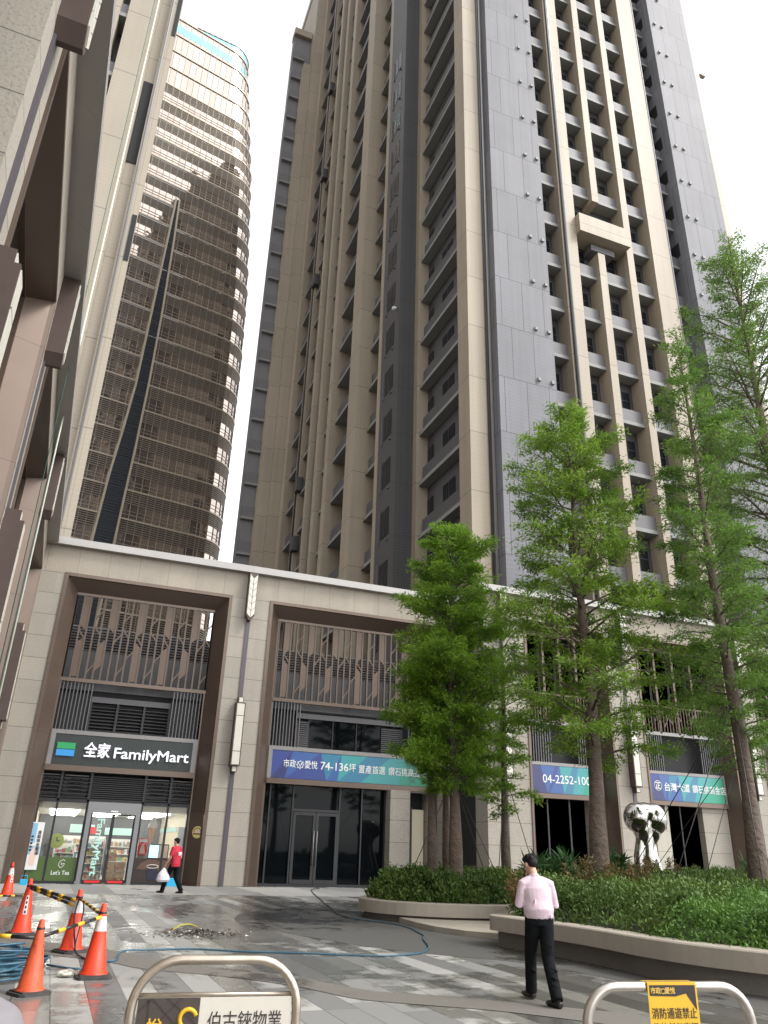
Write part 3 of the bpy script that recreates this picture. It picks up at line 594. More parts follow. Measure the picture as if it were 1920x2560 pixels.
t = thing('hanging_poster', 'tall pale blue and white poster hung in the far left shop window', 'poster', (-.62, FY+.72, 1.42)); MB().box(-.26, .26, 0, .012, -.92, .9, 'white_paper').build('sheet', t)
g = MB().box(-.24, .0, -.004, -.001, .1, .86, 'poster_blue').box(-.24, .24, -.004, -.001, -.35, -.02, 'poster_blue'); g.eprism([(-.08,-.75),(.12,-.75),(.16,-.3),(.05,.0),(-.1,-.25)], -.008, -.004, 'poster_skin'); g.build('picture', t)
for k, ch in enumerate('自起來全圓滿'): link('lettering', text_mesh('lettering', ch, .15, 'ink', .001, .004), t, (.13, -.008, .5-k*.16))
for k in range(5): MB().box(-.17, -.08, -.008, -.004, .30-k*.13, .38-k*.13, 'ink').build('dark_characters', t)
t = thing('wall_poster', 'red and white poster in the window left of the ice cream cone', 'poster', (3.78, FY+.95, 1.5)); MB().box(-.2, .2, 0, .01, -.33, .33, 'red').build('sheet', t); g = MB(); g.box(-.16, .16, -.005, -.001, .18, .29, 'white_paper'); g.eprism([(-.12,-.28),(.12,-.28),(.08,-.02),(.04,.12),(-.04,.12),(-.08,-.02)], -.006, -.001, 'poster_skin'); g.build('picture', t)
tag(MB().box(1.55, 2.05, 8.7, 8.75, 2.0, 2.3, 'red').build('price_board', None, (0, FY-2.5, 0)), 'red price board hanging at the back of the store', 'board')
tag(MB().box(-.02, .28, 0, .02, -.6, .75, 'white_paper').box(0, .08, -.005, -.001, -.4, .3, 'mint').build('side_poster', None, (5.25, FY+1.1, 1.6)), 'narrow white poster inside the rightmost shop window', 'poster')
# emblem plate on the right splay
t = thing('emblem_plate', 'round gold emblem plate on the bronze frame right of the shop', 'plate', (5.95, FY+.2, 2.15), R(-38)); MB().tube([(0,0,0),(0,.03,0)], .25, 'emblem_gold', 26, False).build('disc', t)
MB().box(-.2, .2, -.012, -.001, -.09, -.05, 'ink').eprism([(-.12,-.04),(.12,-.04),(.12,.06),(0,.15),(-.12,.06)], -.012, -.001, 'poster_skin').tube([(.17*math.cos(a*.2618),-.008,.17*math.sin(a*.2618)+.0) for a in range(13)], .012, 'ink', 4).build('crest', t)
# FamilyMart sign box
sg = thing('shop_sign', 'dark ribbed sign with a green and blue flag and white convenience store lettering', 'sign', (2.36, FY+IY, 5.31))
MB().box(-3.0, 3.0, -.03, .1, -.64, .63, 'sign_panel').build('panel', sg)
MB().box(-2.84, -2.09, -.09, -.03, .012, .28, 'logo_green').box(-2.84, -2.09, -.09, -.03, -.28, -.012, 'logo_blue').build('flag_logo', sg)
link('lettering', text_mesh('lettering', '全家', .66, 'letter_white', .03, .014, width=1.12), sg, (-1.16, -.07, -.02)); link('lettering', text_mesh('lettering', 'FamilyMart', .64, 'letter_white', .03, .008, width=3.30), sg, (1.19, -.07, -.05))
lantern('wall lamp on the stone pier between the shop and the dark glass bay', (7.19, FY, 0))

# --- second bay
ia2, ib2, _ = bay_frame(pod, 8.22, 18.55)
lattice(pod, 8.98, 17.8, 8.42, 12.3, IY, 11)
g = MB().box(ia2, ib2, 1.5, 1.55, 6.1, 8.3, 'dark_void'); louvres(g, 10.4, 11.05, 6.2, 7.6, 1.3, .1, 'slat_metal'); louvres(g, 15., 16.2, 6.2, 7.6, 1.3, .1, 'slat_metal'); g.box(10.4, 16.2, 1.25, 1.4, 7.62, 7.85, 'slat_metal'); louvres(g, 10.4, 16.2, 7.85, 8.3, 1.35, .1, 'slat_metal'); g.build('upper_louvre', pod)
for a, b in ((11.07, 12.3), (12.36, 13.58), (13.64, 14.95)):
    wn = MB().box(a, b, 1.38, 1.42, 6.15, 7.6, 'black_glass').build('window', pod); MB().box(a-.03, a+.01, 1.33, 1.43, 6.15, 7.6, 'window_frame').build('frame', wn)
bars(8.98, 10.4, 6.12, 8.3, IY+.02).build('side_screen', pod); bars(16.3, 17.75, 6.12, 8.3, IY+.02).build('side_screen', pod)
MB().box(ia2, ib2, IY-.05, 1.0, 5.96, 6.14, 'grey_metal').box(ia2, ia2+.2, IY-.05, 1.0, 4.66, 5.96, 'grey_metal').box(ib2-.2, ib2, IY-.05, 1.0, 4.66, 5.96, 'grey_metal').build('sign_surround', pod)
MB().box(ia2, ib2, IY-.1, 1.0, 4.42, 4.66, 'bronze').build('lintel', pod)
sf = MB().box(ia2, 15.2, 1.0, 1.03, 0, 4.42, 'black_glass')
for x in (9.28, 10.42, 12.78, 13.93, 15.15): sf.box(x-.035, x+.035, .92, 1.0, .12, 4.42, 'window_frame')
sf.box(ia2, 15.2, .92, 1.0, 0, .12, 'window_frame').box(10.45, 12.75, .92, 1.0, 3.25, 3.36, 'window_frame').build('glass_front', pod)
for a, b, s in ((10.48, 11.60, 1), (11.62, 12.74, -1)):
    d = MB().box(a, b, .96, .99, .05, 3.22, 'black_glass').box(a, a+.13, .90, .97, .12, 3.22, 'window_frame').box(b-.13, b, .90, .97, .12, 3.22, 'window_frame').box(a+.13, b-.13, .90, .97, 3.08, 3.22, 'window_frame').box(a+.13, b-.13, .90, .97, .12, .3, 'window_frame').build('glass_door', pod)
    h = b-.07 if s > 0 else a+.07; MB().tube([(h, .84, .9), (h, .84, 2.4)], .022, 'grey_metal', 8).tube([(h, .84, 1.0),(h,.9,1.0)], .015, 'grey_metal', 6).tube([(h, .84, 2.3),(h,.9,2.3)], .015, 'grey_metal', 6).build('handle', d)
MB().box(15.2, 16.25, .3, 1.6, 0, 4.42, 'stone').build('door_jamb', pod); MB().box(17.45, 17.95, .8, 1.6, 0, 4.42, 'stone').build('door_jamb', pod); MB().box(16.25, 17.45, 1.5, 1.55, 0, 4.42, 'dark_void').build('door_opening', pod)
MB().box(16.75, 17.4, 1.2, 1.25, .05, 3.6, 'door_cream').box(16.65, 16.74, 1.15, 1.3, 0, 3.7, 'window_frame').build('side_door', pod)

# --- advertising banners
def banner(label, x0, x1, y, z0, z1, texts, seed):
    t = thing('banner_sign', label, 'banner', ((x0+x1)/2, y, (z0+z1)/2), 0, 'blue and green advertising banners'); rnd = random.Random(seed)
    w_ = (x1-x0)/2; h = (z1-z0)/2; n = 7; g = MB().box(-w_-.0, w_+.0, 0, .1, -h, h, 'dark_metal')
    tx = [-w_]+sorted(-w_+2*w_*(i+rnd.uniform(-.3,.3))/n for i in range(1, n))+[w_]; bx = [-w_]+sorted(-w_+2*w_*(i+rnd.uniform(-.45,.45))/n for i in range(1, n))+[w_]
    for i in range(n):
        k = 1+min(7, int((i+.5)/n*7.4)); k2 = max(1, min(8, k+rnd.choice((-1, 1, 1))))
        g.poly([(bx[i],-.004,-h),(bx[i+1],-.004,-h),(tx[i+1],-.004,h)], 'ban%d' % k); g.poly([(bx[i],-.004,-h),(tx[i+1],-.004,h),(tx[i],-.004,h)], 'ban%d' % k2)
    g.build('panel', t)
    for s, cx, wd, sz, zz in texts: link('lettering', text_mesh('lettering', s, sz, 'white_paper', .006, .0025 if wd > 2 or sz < .43 else .005, width=wd), t, (cx-(x0+x1)/2, -.012, zz))
    return t
b = banner('long blue and green banner above the dark glass doors with white numerals', ia2+.2, ib2-.2, FY+IY-.02, 4.68, 5.95,
    [('市政', 10.04, .62, .40, .02), ('愛悅', 11.12, .64, .40, .02), ('74-136', 12.32, 1.44, .52, .02), ('坪', 13.26, .36, .42, .02), ('置產首選', 14.3, 1.42, .42, -.02), ('鑽石挑高金店', 16.25, 2.1, .42, -.03)], 3)
g = MB(); cx = 10.57-(ia2+ib2)/2; g.tube([(cx+.15*math.cos(a*.3142), -.012, .02+.15*math.sin(a*.3142)) for a in range(21)], .02, 'white_paper', 5)
for a in range(8): g.tube([(cx+.16*math.cos(a*.785), -.012, .02+.16*math.sin(a*.785)), (cx+.21*math.cos(a*.785), -.012, .02+.21*math.sin(a*.785))], .022, 'white_paper', 5)
g.tube([(cx-.09,-.012,.11),(cx,-.012,-.09),(cx+.09,-.012,.11)], .022, 'white_paper', 5); g.build('emblem', b)

# --- right hand front, three bays
RY = FY-2.9
def right_bay(a, b, k):
    y0 = -2.9
    ja, jb, jt = bay_frame(pod, a, b, y=y0, face=.12, sp=.22, dp=.7)
    iy = y0+.7
    g = MB().box(ja, jb, iy+.75, iy+.8, 6.1, jt, 'dark_void')
    for i in range(5): x = ja+.15+(jb-ja-.3)*i/4; g.box(x-.07, x+.07, iy, iy+.22, 8.0, jt, 'bronze_plain')
    g.box(ja, jb, iy+.05, iy+.2, jt-.12, jt, 'bronze_plain').box(ja, jb, iy, iy+.2, 7.9, 8.08, 'grey_metal').build('window_fins', pod)
    for i in range(4):
        xa = ja+.15+(jb-ja-.3)*i/4+.08; xb = ja+.15+(jb-ja-.3)*(i+1)/4-.08; MB().box(xa, xb, iy+.5, iy+.54, 8.1, jt-.15, 'black_glass').build('window', pod)
    r = MB().box(ja, jb, iy-.02, iy+.05, 9.42, 9.5, 'bronze_plain'); n = 26
    for i in range(n+1): x = ja+(jb-ja)*i/n; r.box(x-.018, x+.018, iy-.02, iy+.04, 8.08, 9.42, 'bronze_plain')
    rnd = random.Random(k)
    for i in range(2, n-2, 3): s = rnd.choice((-1, 1)); xa = ja+(jb-ja)*i/n; za = 8.2+rnd.random()*.5; r.eprism([(xa-.03,za),(xa+.03,za),(xa+s*.36+.03,za+.6),(xa+s*.36-.03,za+.6)], iy-.02, iy+.04, 'bronze_plain')
    r.build('balustrade', pod)
    bars(ja+.05, ja+1.35, 5.95, 7.88, iy+.02).build('side_screen', pod); bars(jb-1.35, jb-.05, 5.95, 7.88, iy+.02).build('side_screen', pod)
    g = MB().box(ja+1.4, jb-1.4, iy+.6, iy+.64, 5.95, 7.88, 'black_glass'); g.build('window', pod)
    MB().box(ja, jb, iy-.05, iy+.3, 5.85, 6.0, 'grey_metal').box(ja, ja+.14, iy-.05, iy+.3, 4.5, 5.85, 'grey_metal').box(jb-.14, jb, iy-.05, iy+.3, 4.5, 5.85, 'grey_metal').build('sign_surround', pod)
    MB().box(ja, jb, iy-.1, iy+.3, 4.28, 4.5, 'bronze').build('lintel', pod)
    return ja, jb, iy
ja, jb, iy = right_bay(21.25, 26.45, 1)
banner('blue and green banner showing a white telephone number behind the tree trunk', ja+.16, jb-.16, FY+iy-.03, 4.52, 5.84, [('04-2252-1005', (ja+jb)/2+.1, 3.1, .56, 0)], 8)
MB().box(ja, jb-.9, iy+.5, iy+.53, 0, 4.28, 'black_glass').box(ja+1.2, ja+1.28, iy+.42, iy+.5, 0, 4.28, 'window_frame').box(ja+2.5, ja+2.58, iy+.42, iy+.5, 0, 4.28, 'window_frame').build('glass_front', pod); MB().box(jb-.9, jb, iy+.1, iy+.6, 0, 4.28, 'stone').build('door_jamb', pod)
ja, jb, iy = right_bay(28.4, 34.6, 2)
banner('blue and green banner above the doorway behind the chrome sculpture', ja+.16, jb-.16, FY+iy-.03, 4.52, 5.84, [('㊣', ja+.75, .5, .55, .03), ('台灣大道', ja+2.0, 1.7, .46, 0), ('鑽石挑高金店', ja+4.2, 2.3, .44, -.02)], 9)
g = MB().box(ja, ja+1.35, iy+.1, iy+.6, 0, 3.1, 'stone_pale').box(ja+1.15, ja+1.35, iy+.1, iy+.6, 3.1, 4.28, 'stone_pale'); g.build('door_jamb', pod); MB().box(jb-1.75, jb, iy+.1, iy+.6, 0, 4.28, 'stone').build('door_jamb', pod)
v = MB().box(ja, ja+1.15, iy+.5, iy+.55, 3.1, 4.28, 'dark_void'); louvres(v, ja, ja+1.15, 3.1, 4.28, iy+.2, .12); v.build('vent_louvre', pod)
MB().box(ja+1.35, jb-1.75, iy+.5, iy+.53, 0, 4.28, 'black_glass').box(ja+2.4, ja+2.46, iy+.42, iy+.5, 0, 4.28, 'window_frame').build('glass_front', pod)
ja, jb, iy = right_bay(36.6, 42.8, 5)
MB().box(ja, jb, iy+.5, iy+.53, 0, 4.28, 'black_glass').build('glass_front', pod); MB().box(ja+.14, jb-.14, iy, iy+.1, 4.5, 5.85, 'sign_panel').build('sign_panel', pod)
for x, lb in ((19.87, 'wall lamp on the stone pier behind the bushy left cypress'), (27.43, 'wall lamp on the stone pier directly behind the chrome sculpture'), (35.6, 'wall lamp on the far right stone pier behind the trees')): lantern(lb, (x, RY, 0))

# ------------------------------------------------------------------ left wing of the podium, almost edge-on
ang = math.atan2(37-7.84, -2.62+1.93)
wing = thing('podium_wing', 'granite podium wing along the left edge with bronze framed bays and projecting cornice', 'building', (-1.93, 7.84, 0), ang)
L = 29.17
wall_front(wing, 'stone_wall', 0, L, [(1.4, 8.4), (10.1, 18.6), (20.2, 28.9)], depth=.9)
for a, b, s in ((1.4, 8.4, 21), (10.1, 18.6, 22), (20.2, 28.9, 23)):
    xa, xb, zt = bay_frame(wing, a, b, face=.12, sp=.2, dp=.55)
    lattice(wing, xa+.1, xb-.1, 8.42, 12.4, .8, s)
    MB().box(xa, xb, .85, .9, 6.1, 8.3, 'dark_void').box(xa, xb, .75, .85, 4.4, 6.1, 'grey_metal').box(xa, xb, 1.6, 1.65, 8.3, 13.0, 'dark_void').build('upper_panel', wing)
    g = MB().box(xa, xb, .85, .88, 0, 4.4, 'black_glass')
    for i in range(6): x = xa+(xb-xa)*i/5; g.box(x-.04, x+.04, .78, .85, 0, 4.4, 'window_frame')
    g.build('glass_front', wing)
MB().box(0, L, .92, 9, 0, ZC, 'stone').build('end_wall', wing)
MB().box(-22, -2.3, 0, 9, 0, ZC, 'stone').build('stone_wall', wing); MB().box(-2.298, -.002, 0, 9, 13.1, ZC, 'stone_band').build('spandrel', wing); MB().box(-2.298, -.002, 3.0, 9, 0, 13.1, 'dark_void').build('added_bay_back', wing)  # unseen wing extension, added to shade the end face of the nearest pier
MB().box(-22, L-.4, -.5, 9.2, ZC, ZC+.36, 'cornice_metal').build('cornice', wing)
for x, lb in ((.62, 'wall lamp high on the nearest stone pier at the top left edge'), (9.25, 'wall lamp on the middle pier of the left wing'), (19.4, 'wall lamp on the left wing pier nearest the inner corner')):
    p = Matrix.Rotation(ang, 3, 'Z') @ Vector((x, 0, 0)); lantern(lb, (p.x-1.93, p.y+7.84, 0), ang)

# ------------------------------------------------------------------ left tower behind the inner corner
lt = thing('residential_tower', 'beige tiled tower with narrow dark slots rising behind the left wing', 'tower', (-8, 45, 0))
pbr('tile_left', (.31, .265, .205), .55, var=(.25, .05), joints=[('z', 5.9, 1.2, .07, .6), ('z', .3, 0, .05, .10)], streak=.07)
pbr('tile_left_short', (.31, .265, .205), .55, var=(.25, .05), joints=[('z', 5.9, 4.3, .06, .6), ('u', 1.0, .3, .04, .3), ('z', .3, 0, .05, .10)], streak=.07)
LT = lambda x0, x1, y0, y1, z0, z1, m: MB().box(x0+8, x1+8, y0-45, y1-45, z0, z1, m)
LT(-20, -5.6, 39.0, 60, 8, 150, 'tile_left').build('wall', lt)
LT(-5.1, -3.56, 39.0, 60, 8, 150, 'tile_left').build('wall', lt)
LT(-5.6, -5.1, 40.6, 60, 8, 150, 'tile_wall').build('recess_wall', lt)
LT(-3.2, -2.53, 39.81, 40.1, 8, 150, 'tile_left_short').build('wall', lt)
LT(-3.56, -3.2, 39.45, 60, 8, 150, 'tile_left_short').build('wall', lt)
LT(-2.53, -1.79, 39.45, 39.8, 8, 150, 'tile_left_short').build('wall', lt)
LT(-3.2, -2.9, 40.1, 60, 8, 150, 'tile_left_short').build('wall', lt)
MB().tube([(-2.37+8, 39.40-45, 8), (-2.37+8, 39.40-45, 150)], .06, 'pipe_grey', 8).build('drainpipe', lt)
for k in range(23): z = 12.4+5.9*k; MB().box(-5.6+8, -5.1+8, 39.1-45, 40.6-45, z, z+.35, 'slab_light').box(-5.6+8, -5.1+8, 39.3-45, 39.4-45, z+.35, z+1.5, 'parapet_grey').build('balcony', lt)
for z0, z1 in ((41.6, 49.1), (62, 69.5), (82, 90)): LT(-3.19, -2.54, 39.74, 39.805, z0, z1, 'dark_void').build('slot_window', lt)
for z0, z1 in ((33.6, 37.2), (54, 58)): LT(-2.1, -1.82, 39.40, 39.448, z0, z1, 'dark_void').build('slot_window', lt)
# cleaning ropes hanging in front of the wing
for p, r, m, lb in (((-2.05, 24.2), .028, 'rope_white', 'pale green cleaning rope hanging down beside the left wing'), ((-1.93, 21.0), .012, 'rope_green', 'thin dark green rope hanging beside the pale rope')):
    tag(MB().tube([(p[0], p[1], .3), (p[0]-.02, p[1], 15), (p[0]-.03, p[1]+.1, 95)], r, m, 6).build('hanging_rope'), lb, 'rope')

# ------------------------------------------------------------------ main apartment tower
tw = thing('apartment_tower', 'tall beige and dark grey apartment tower with rows of balconies between ribs', 'tower', (0, 0, 0))
TZ0, TZ1 = 8.45, 150.0
B = lambda x0, x1, y0, y1, m, z0=TZ0, z1=TZ1: MB().box(x0, x1, y0, y1, z0, z1, m)
FLOORS = [FZ0+FL*k for k in range(-1, 28)]           # joint levels
# right hand face
B(21.96, 23.86, 40.9, 42.58, 'tile_beige').build('corner_column', tw)
B(23.69, 28.73, 40.0, 42.4, 'panel_grey').build('panel_wall', tw) if False else None
B(23.87, 28.73, 40.0, 42.4, 'panel_grey').build('panel_wall', tw)
B(31.06, 32.56, 40.9, 42.4, 'tile_beige').build('column', tw); B(40.66, 42.65, 40.9, 42.4, 'tile_beige').build('column', tw)
B(34.6, 35.3, 40.9, 42.4, 'tile_beige', 54.9).build('rib', tw); B(34.6, 35.3, 40.9, 42.4, 'tile_beige', TZ0, 48.95).build('rib', tw)
B(37.76, 38.44, 40.9, 42.4, 'tile_beige').build('rib', tw)
B(44.07, 49.2, 40.0, 44.0, 'panel_grey').build('panel_wall', tw); B(49.202, 50.44, 40.5, 46, 'tile_beige').build('column', tw)
MB().box(32.57, 37.75, 40.35, 42.3, 50.25, 52.2, 'tile_beige').build('sky_beam', tw)
MB().box(34.2, 36.6, 41.2, 42.4, 49.4, 50.0, 'parapet_grey').build('beam_soffit', tw)
MB().box(50.44, 51.5, 40.6, 41.0, 79.6, 80.3, 'tile_beige').build('davit', tw)
B(49.6, 50.3, 46, 95, 'tile_beige').build('side_wall', tw)
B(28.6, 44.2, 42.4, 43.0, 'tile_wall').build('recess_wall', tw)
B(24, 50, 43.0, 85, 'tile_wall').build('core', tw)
# drainpipes
for x, y, m in ((23.42, 40.80, 'pipe_dark'), (23.64, 40.80, 'pipe_grey'), (31.28, 40.80, 'pipe_dark'), (31.44, 40.80, 'pipe_grey'), (42.80, 40.98, 'pipe_grey')):
    MB().tube([(x, y, TZ0), (x, y, TZ1)], .085, m, 8).build('drainpipe', tw)
B(42.66, 42.95, 41.05, 42.4, 'pipe_dark').build('pipe_chase', tw)
# balconies and windows
N_BAL = [0]; EXTRA = MB()
def balcony_mesh(x0, x1, yf, yb, side=False, vent=False):
    g = MB()
    if vent: g.box(x0+.25, x0+.45, yf+.02, yf+.12, .55, .78, 'slab_light')
    if not side:
        g.box(x0, x1, yf, yb, -.02, .28, 'slab_light').box(x0, x1, yf+.12, yf+.24, .281, 1.42, 'parapet_grey')
    else:        # faces -X : x0 is the front
        g.box(x0, x1, yf, yb, -.02, .28, 'slab_light').box(x0+.12, x0+.24, yf, yb-.5, .281, 1.42, 'parapet_shaded')
    return g.mesh('balcony')
def stack(mesh, fl, dz=-.25, limit=100):
    for z in fl:
        if N_BAL[0] < limit:
            link('balcony', mesh, tw, (0, 0, z+dz)); N_BAL[0] += 1
        else:
            names = [m.name for m in mesh.materials]
            for p in mesh.polygons:
                EXTRA.add([(v.x, v.y, v.z+z+dz) for v in (mesh.vertices[i].co for i in p.vertices)], [tuple(range(len(p.vertices)))], names[p.material_index].split('.')[0])
right = [(28.74, 31.05), (32.57, 34.59), (35.31, 37.75), (38.45, 40.65), (42.96, 44.06)]
seen = [z for z in FLOORS if z < 92]; late = [z for z in FLOORS if z >= 92]
skip = lambda z: 50 < z < 54
for i, (a, b) in enumerate(right):
    me = balcony_mesh(a, b, 41.35, 42.4, vent=i in (2, 3))
    stack(me, [z for z in seen if not (i in (1, 2) and abs(z-51.1) < 1.5)]); 
    stack(me, late, limit=0)
    g = MB()
    for z in FLOORS:
        g.box(a+.25, b-.35, 42.33, 42.40, z+.3, z+3.4, 'window_glass').box((a+b)/2-.04, (a+b)/2+.04, 42.28, 42.33, z+.3, z+3.4, 'window_frame').box(a+.25, b-.35, 42.28, 42.33, z+2.5, z+2.58, 'window_frame')
        if random.random() < .4: q = random.uniform(.25, .6); g.box(a+.27, a+.27+(b-a-.64)*q, 42.31, 42.325, z+.3, z+3.38, 'curtain')
    g.build('window_column', tw)
# vent caps at each floor of the panel walls
vm = MB().box(-.12, .12, -.16, 0, -.13, .13, 'slab_light').mesh('vent_cap'); nv = 0
for z in [z for z in FLOORS if z < 96]:
    for x in (27.22, 28.36, 44.62, 45.6):
        link('vent_cap', vm, tw, (x, 40.0, z+.52)); nv += 1
# small windows in the side of the right panel wall
for z in [z for z in FLOORS if 50 < z < 100]:
    wn = MB().box(44.03, 44.068, 41.0, 42.2, z+1.1, z+2.6, 'window_dim').build('window', tw)
# left hand face: stepped piers and recesses
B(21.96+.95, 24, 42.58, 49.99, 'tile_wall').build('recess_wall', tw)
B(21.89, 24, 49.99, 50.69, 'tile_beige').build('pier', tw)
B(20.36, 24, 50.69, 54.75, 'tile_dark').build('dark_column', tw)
B(20.40, 24, 54.752, 55.66, 'tile_beige').build('pier', tw)
jam = [(55.66, 58.63, 20.61, 19.39, 60.92), (60.92, 65.91, 19.64, 19.12, 67.06), (67.06, 68.82, 19.37, 18.84, 69.73), (69.73, 71.02, 19.09, 18.54, 71.76), (71.76, 74.76, 18.79, 18.53, 76.26), (76.26, 80.73, 18.78, 18.34, 82.37)]
xprev = 20.36
for i, (y0, y1, xs, xc, y2) in enumerate(jam):
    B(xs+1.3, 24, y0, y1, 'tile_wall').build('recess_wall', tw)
    B(xc, 24, y1, y2, 'tile_beige').build('pier', tw)
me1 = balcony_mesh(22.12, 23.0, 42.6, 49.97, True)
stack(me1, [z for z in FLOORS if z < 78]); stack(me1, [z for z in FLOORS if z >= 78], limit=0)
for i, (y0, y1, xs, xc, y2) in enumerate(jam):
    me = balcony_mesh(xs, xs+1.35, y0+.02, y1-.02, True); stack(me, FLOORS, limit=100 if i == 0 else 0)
    g = MB()
    for z in FLOORS: g.box(xs+1.24, xs+1.30, y0+.3, y1-.2, z+.3, z+3.3, 'window_glass')
    g.build('window_column', tw)
o = EXTRA.build('balcony', tw); o['kind'] = 'stuff'
# two windows per floor in the first recess, one in the dark wall
for z in [z for z in FLOORS if z < 80]:
    for ya, yb in ((45.1, 47.1), (48.9, 49.9)):
        wn = MB().box(22.86, 22.912, ya, yb, z+1.15, z+3.15, 'window_glass').box(22.85, 22.90, (ya+yb)/2-.03, (ya+yb)/2+.03, z+1.15, z+3.15, 'window_frame').build('window', tw)
    wn = MB().box(20.335, 20.362, 51.75, 53.5, z+.55, z+2.95, 'window_glass').box(20.31, 20.34, 52.6, 52.68, z+.55, z+2.95, 'window_frame').box(20.25, 20.362, 53.7, 53.85, z+.3, z+3.2, 'slat_metal').box(20.2, 20.36, 51.9, 52.1, z+.05, z+.2, 'slat_metal').build('window', tw)
# dark drainpipe and crank brackets on the far piers
g = MB().tube([(18.42, 75.2, TZ0), (18.42, 75.2, TZ1)], .11, 'pipe_dark', 8)
for z in (30.5, 37.5, 66, 84, 101): g.box(18.2, 18.9, 74.0, 75.1, z, z+1.6, 'pipe_dark')
g.build('drainpipe', tw)
# far left ribs and the grey rear wing
B(17.01, 24, 82.37, 82.88, 'tile_beige').build('pier', tw); B(15.81, 17.0, 82.88, 86, 'tile_beige', TZ0, 116.7).build('pier', tw)
B(17.02, 50, 82.89, 100, 'tile_beige', TZ0, 140).build('rear_wall', tw)
B(14.15, 17.0, 84.88, 86.2, 'tile_grey', TZ0, 125).build('rear_wing', tw)
for z in [z for z in FLOORS if z < 122]: MB().box(14.25, 16.1, 84.4, 84.878, z, z+.3, 'slab_light').box(14.3, 16.1, 84.45, 84.6, z+.3, z+1.7, 'parapet_grey').build('rear_balcony', tw)
MB().box(14.05, 16.95, 84.3, 86.3, 125, 126.4, 'tile_beige').build('roof_parapet', tw)
MB().box(16.9, 50.1, 82.8, 100.1, 140, 142, 'tile_beige').build('roof_parapet', tw)
# rear face, seen mirrored in the office tower
for x in (17, 22.5, 28, 33.5, 39, 44.5): MB().box(x, x+1.6, 100, 101, TZ0, 141, 'tile_beige').build('rear_pier', tw)
g = MB()
for z in FLOORS:
    for x in (18.9, 24.4, 29.9, 35.4, 40.9): g.box(x+.5, x+2.6, 100.0, 100.05, z+1.1, z+3.2, 'window_glass')
o = g.build('rear_window', tw); o['kind'] = 'stuff'
for x, y, z, lb in ((20.15, 51.2, 45.8, 'white dome camera on a short bracket high on the dark tower wall'), (22.5, 42.5, 44.9, 'small white fitting on the beige corner column of the tower')):
    t = thing('wall_fitting', lb, 'fitting', (x, y, z)); MB().ellipsoid((-.1,-.1,0), (.22,.22,.16), 'white_paper').build('shell', t); MB().tube([(-.1,-.1,.1),(.1,0,.3),(.25,.1,.2)], .04, 'white_paper').build('bracket', t)

# ------------------------------------------------------------------ curved office tower
of = thing('office_tower', 'curved bronze glass office tower with louvre bands and a tapering black strip', 'tower', (-5, 110, 0), math.atan2(.2144, .9767))
OFH = 4.68; OTOP = 153.2; NF = 34
def s_right(z):
    pts = [(0, 22.5), (43, 23.6), (81, 23.4), (98, 22.8), (125, 20.6), (157, 16.3), (165, 15)]
    for (a, p), (b, q) in zip(pts, pts[1:]):
        if z <= b: return p+(q-p)*(z-a)/(b-a)
    return 15.
RC = 5.0
def path(z, out_=0.):
    """front line, rounded corner, side line at level z (local frame, x along the front)"""
    e = s_right(z)-RC; P = []
    x = -30.0
    while x < e-.3: P.append((x, -out_)); x += 1.17
    for k in range(9):
        a = -math.pi/2+math.pi*.62*k/8; P.append((e+(RC+out_)*math.cos(a), RC+(RC+out_)*math.sin(a)))
    lx, ly = P[-1]; d = (math.cos(math.pi*.12+math.pi/2), math.sin(math.pi*.12+math.pi/2)); 
    for k in range(1, 8): P.append((lx+d[0]*2.4*k, ly+d[1]*2.4*k))
    return P
glass = MB(); ledge = MB(); louv = MB(); mull = MB(); back = MB()
def ring(z, out_): return path(z, out_)
for f in range(NF):
    zt = OTOP-OFH*f; zb = zt-OFH
    if zb < 6: break
    Pt = path(zt-.1); n = len(Pt); full = f < 4
    split = zt-.35 if full else zt-2.25
    # align both rings to the same count
    A = path(zt); m = len(A)
    for i in range(m-1):
        (xa, ya), (xb, yb) = A[i], A[i+1]
        glass.quad((xa,ya,zb+.15),(xb,yb,zb+.15),(xb,yb,split),(xa,ya,split),'office_glass')
        if not full: back.quad((xa,ya+.25,split),(xb,yb+.25,split),(xb,yb+.25,zt),(xa,ya+.25,zt),'louvre_back')
        else: glass.quad((xa,ya,split),(xb,yb,split),(xb,yb,zt),(xa,ya,zt),'office_glass')
        if f == 0 and i > 18: glass.quad((xa,ya-.03,zb+.9),(xb,yb-.03,zb+.9),(xb,yb-.03,zb+3.0),(xa,ya-.03,zb+3.0),'office_cyan')
    def strip(mb, z0, z1, o1, mat):
        Q = path(zt, o1); K = path(zt, -.05)
        for i in range(len(Q)-1):
            (xa,ya),(xb,yb) = Q[i], Q[i+1]; (xc,yc),(xd,yd) = K[i], K[i+1]
            mb.quad((xa,ya,z0),(xb,yb,z0),(xb,yb,z1),(xa,ya,z1),mat); mb.quad((xa,ya,z0),(xc,yc,z0),(xd,yd,z0),(xb,yb,z0),mat); mb.quad((xa,ya,z1),(xb,yb,z1),(xd,yd,z1),(xc,yc,z1),mat)
    strip(ledge, zt-.12, zt+.14, .17, 'office_frame')
    if not full:
        for k in range(6): z = split+.12+k*.34; strip(louv, z, z+.10, .10, 'office_louvre')
        strip(ledge, zb+.75, zb+.83, .06, 'office_mullion'); strip(ledge, zb+1.35, zb+1.42, .06, 'office_mullion')
    for i in range(0, m-1, 1):
        xa, ya = A[i]; mull.box(xa-.035, xa+.035, ya-.12, ya+.02, zb, zt, 'office_mullion')
glass.build('curtain_wall', of); ledge.build('floor_ledge', of); louv.build('louvre_band', of); mull.build('mullion', of); back.build('louvre_back', of)
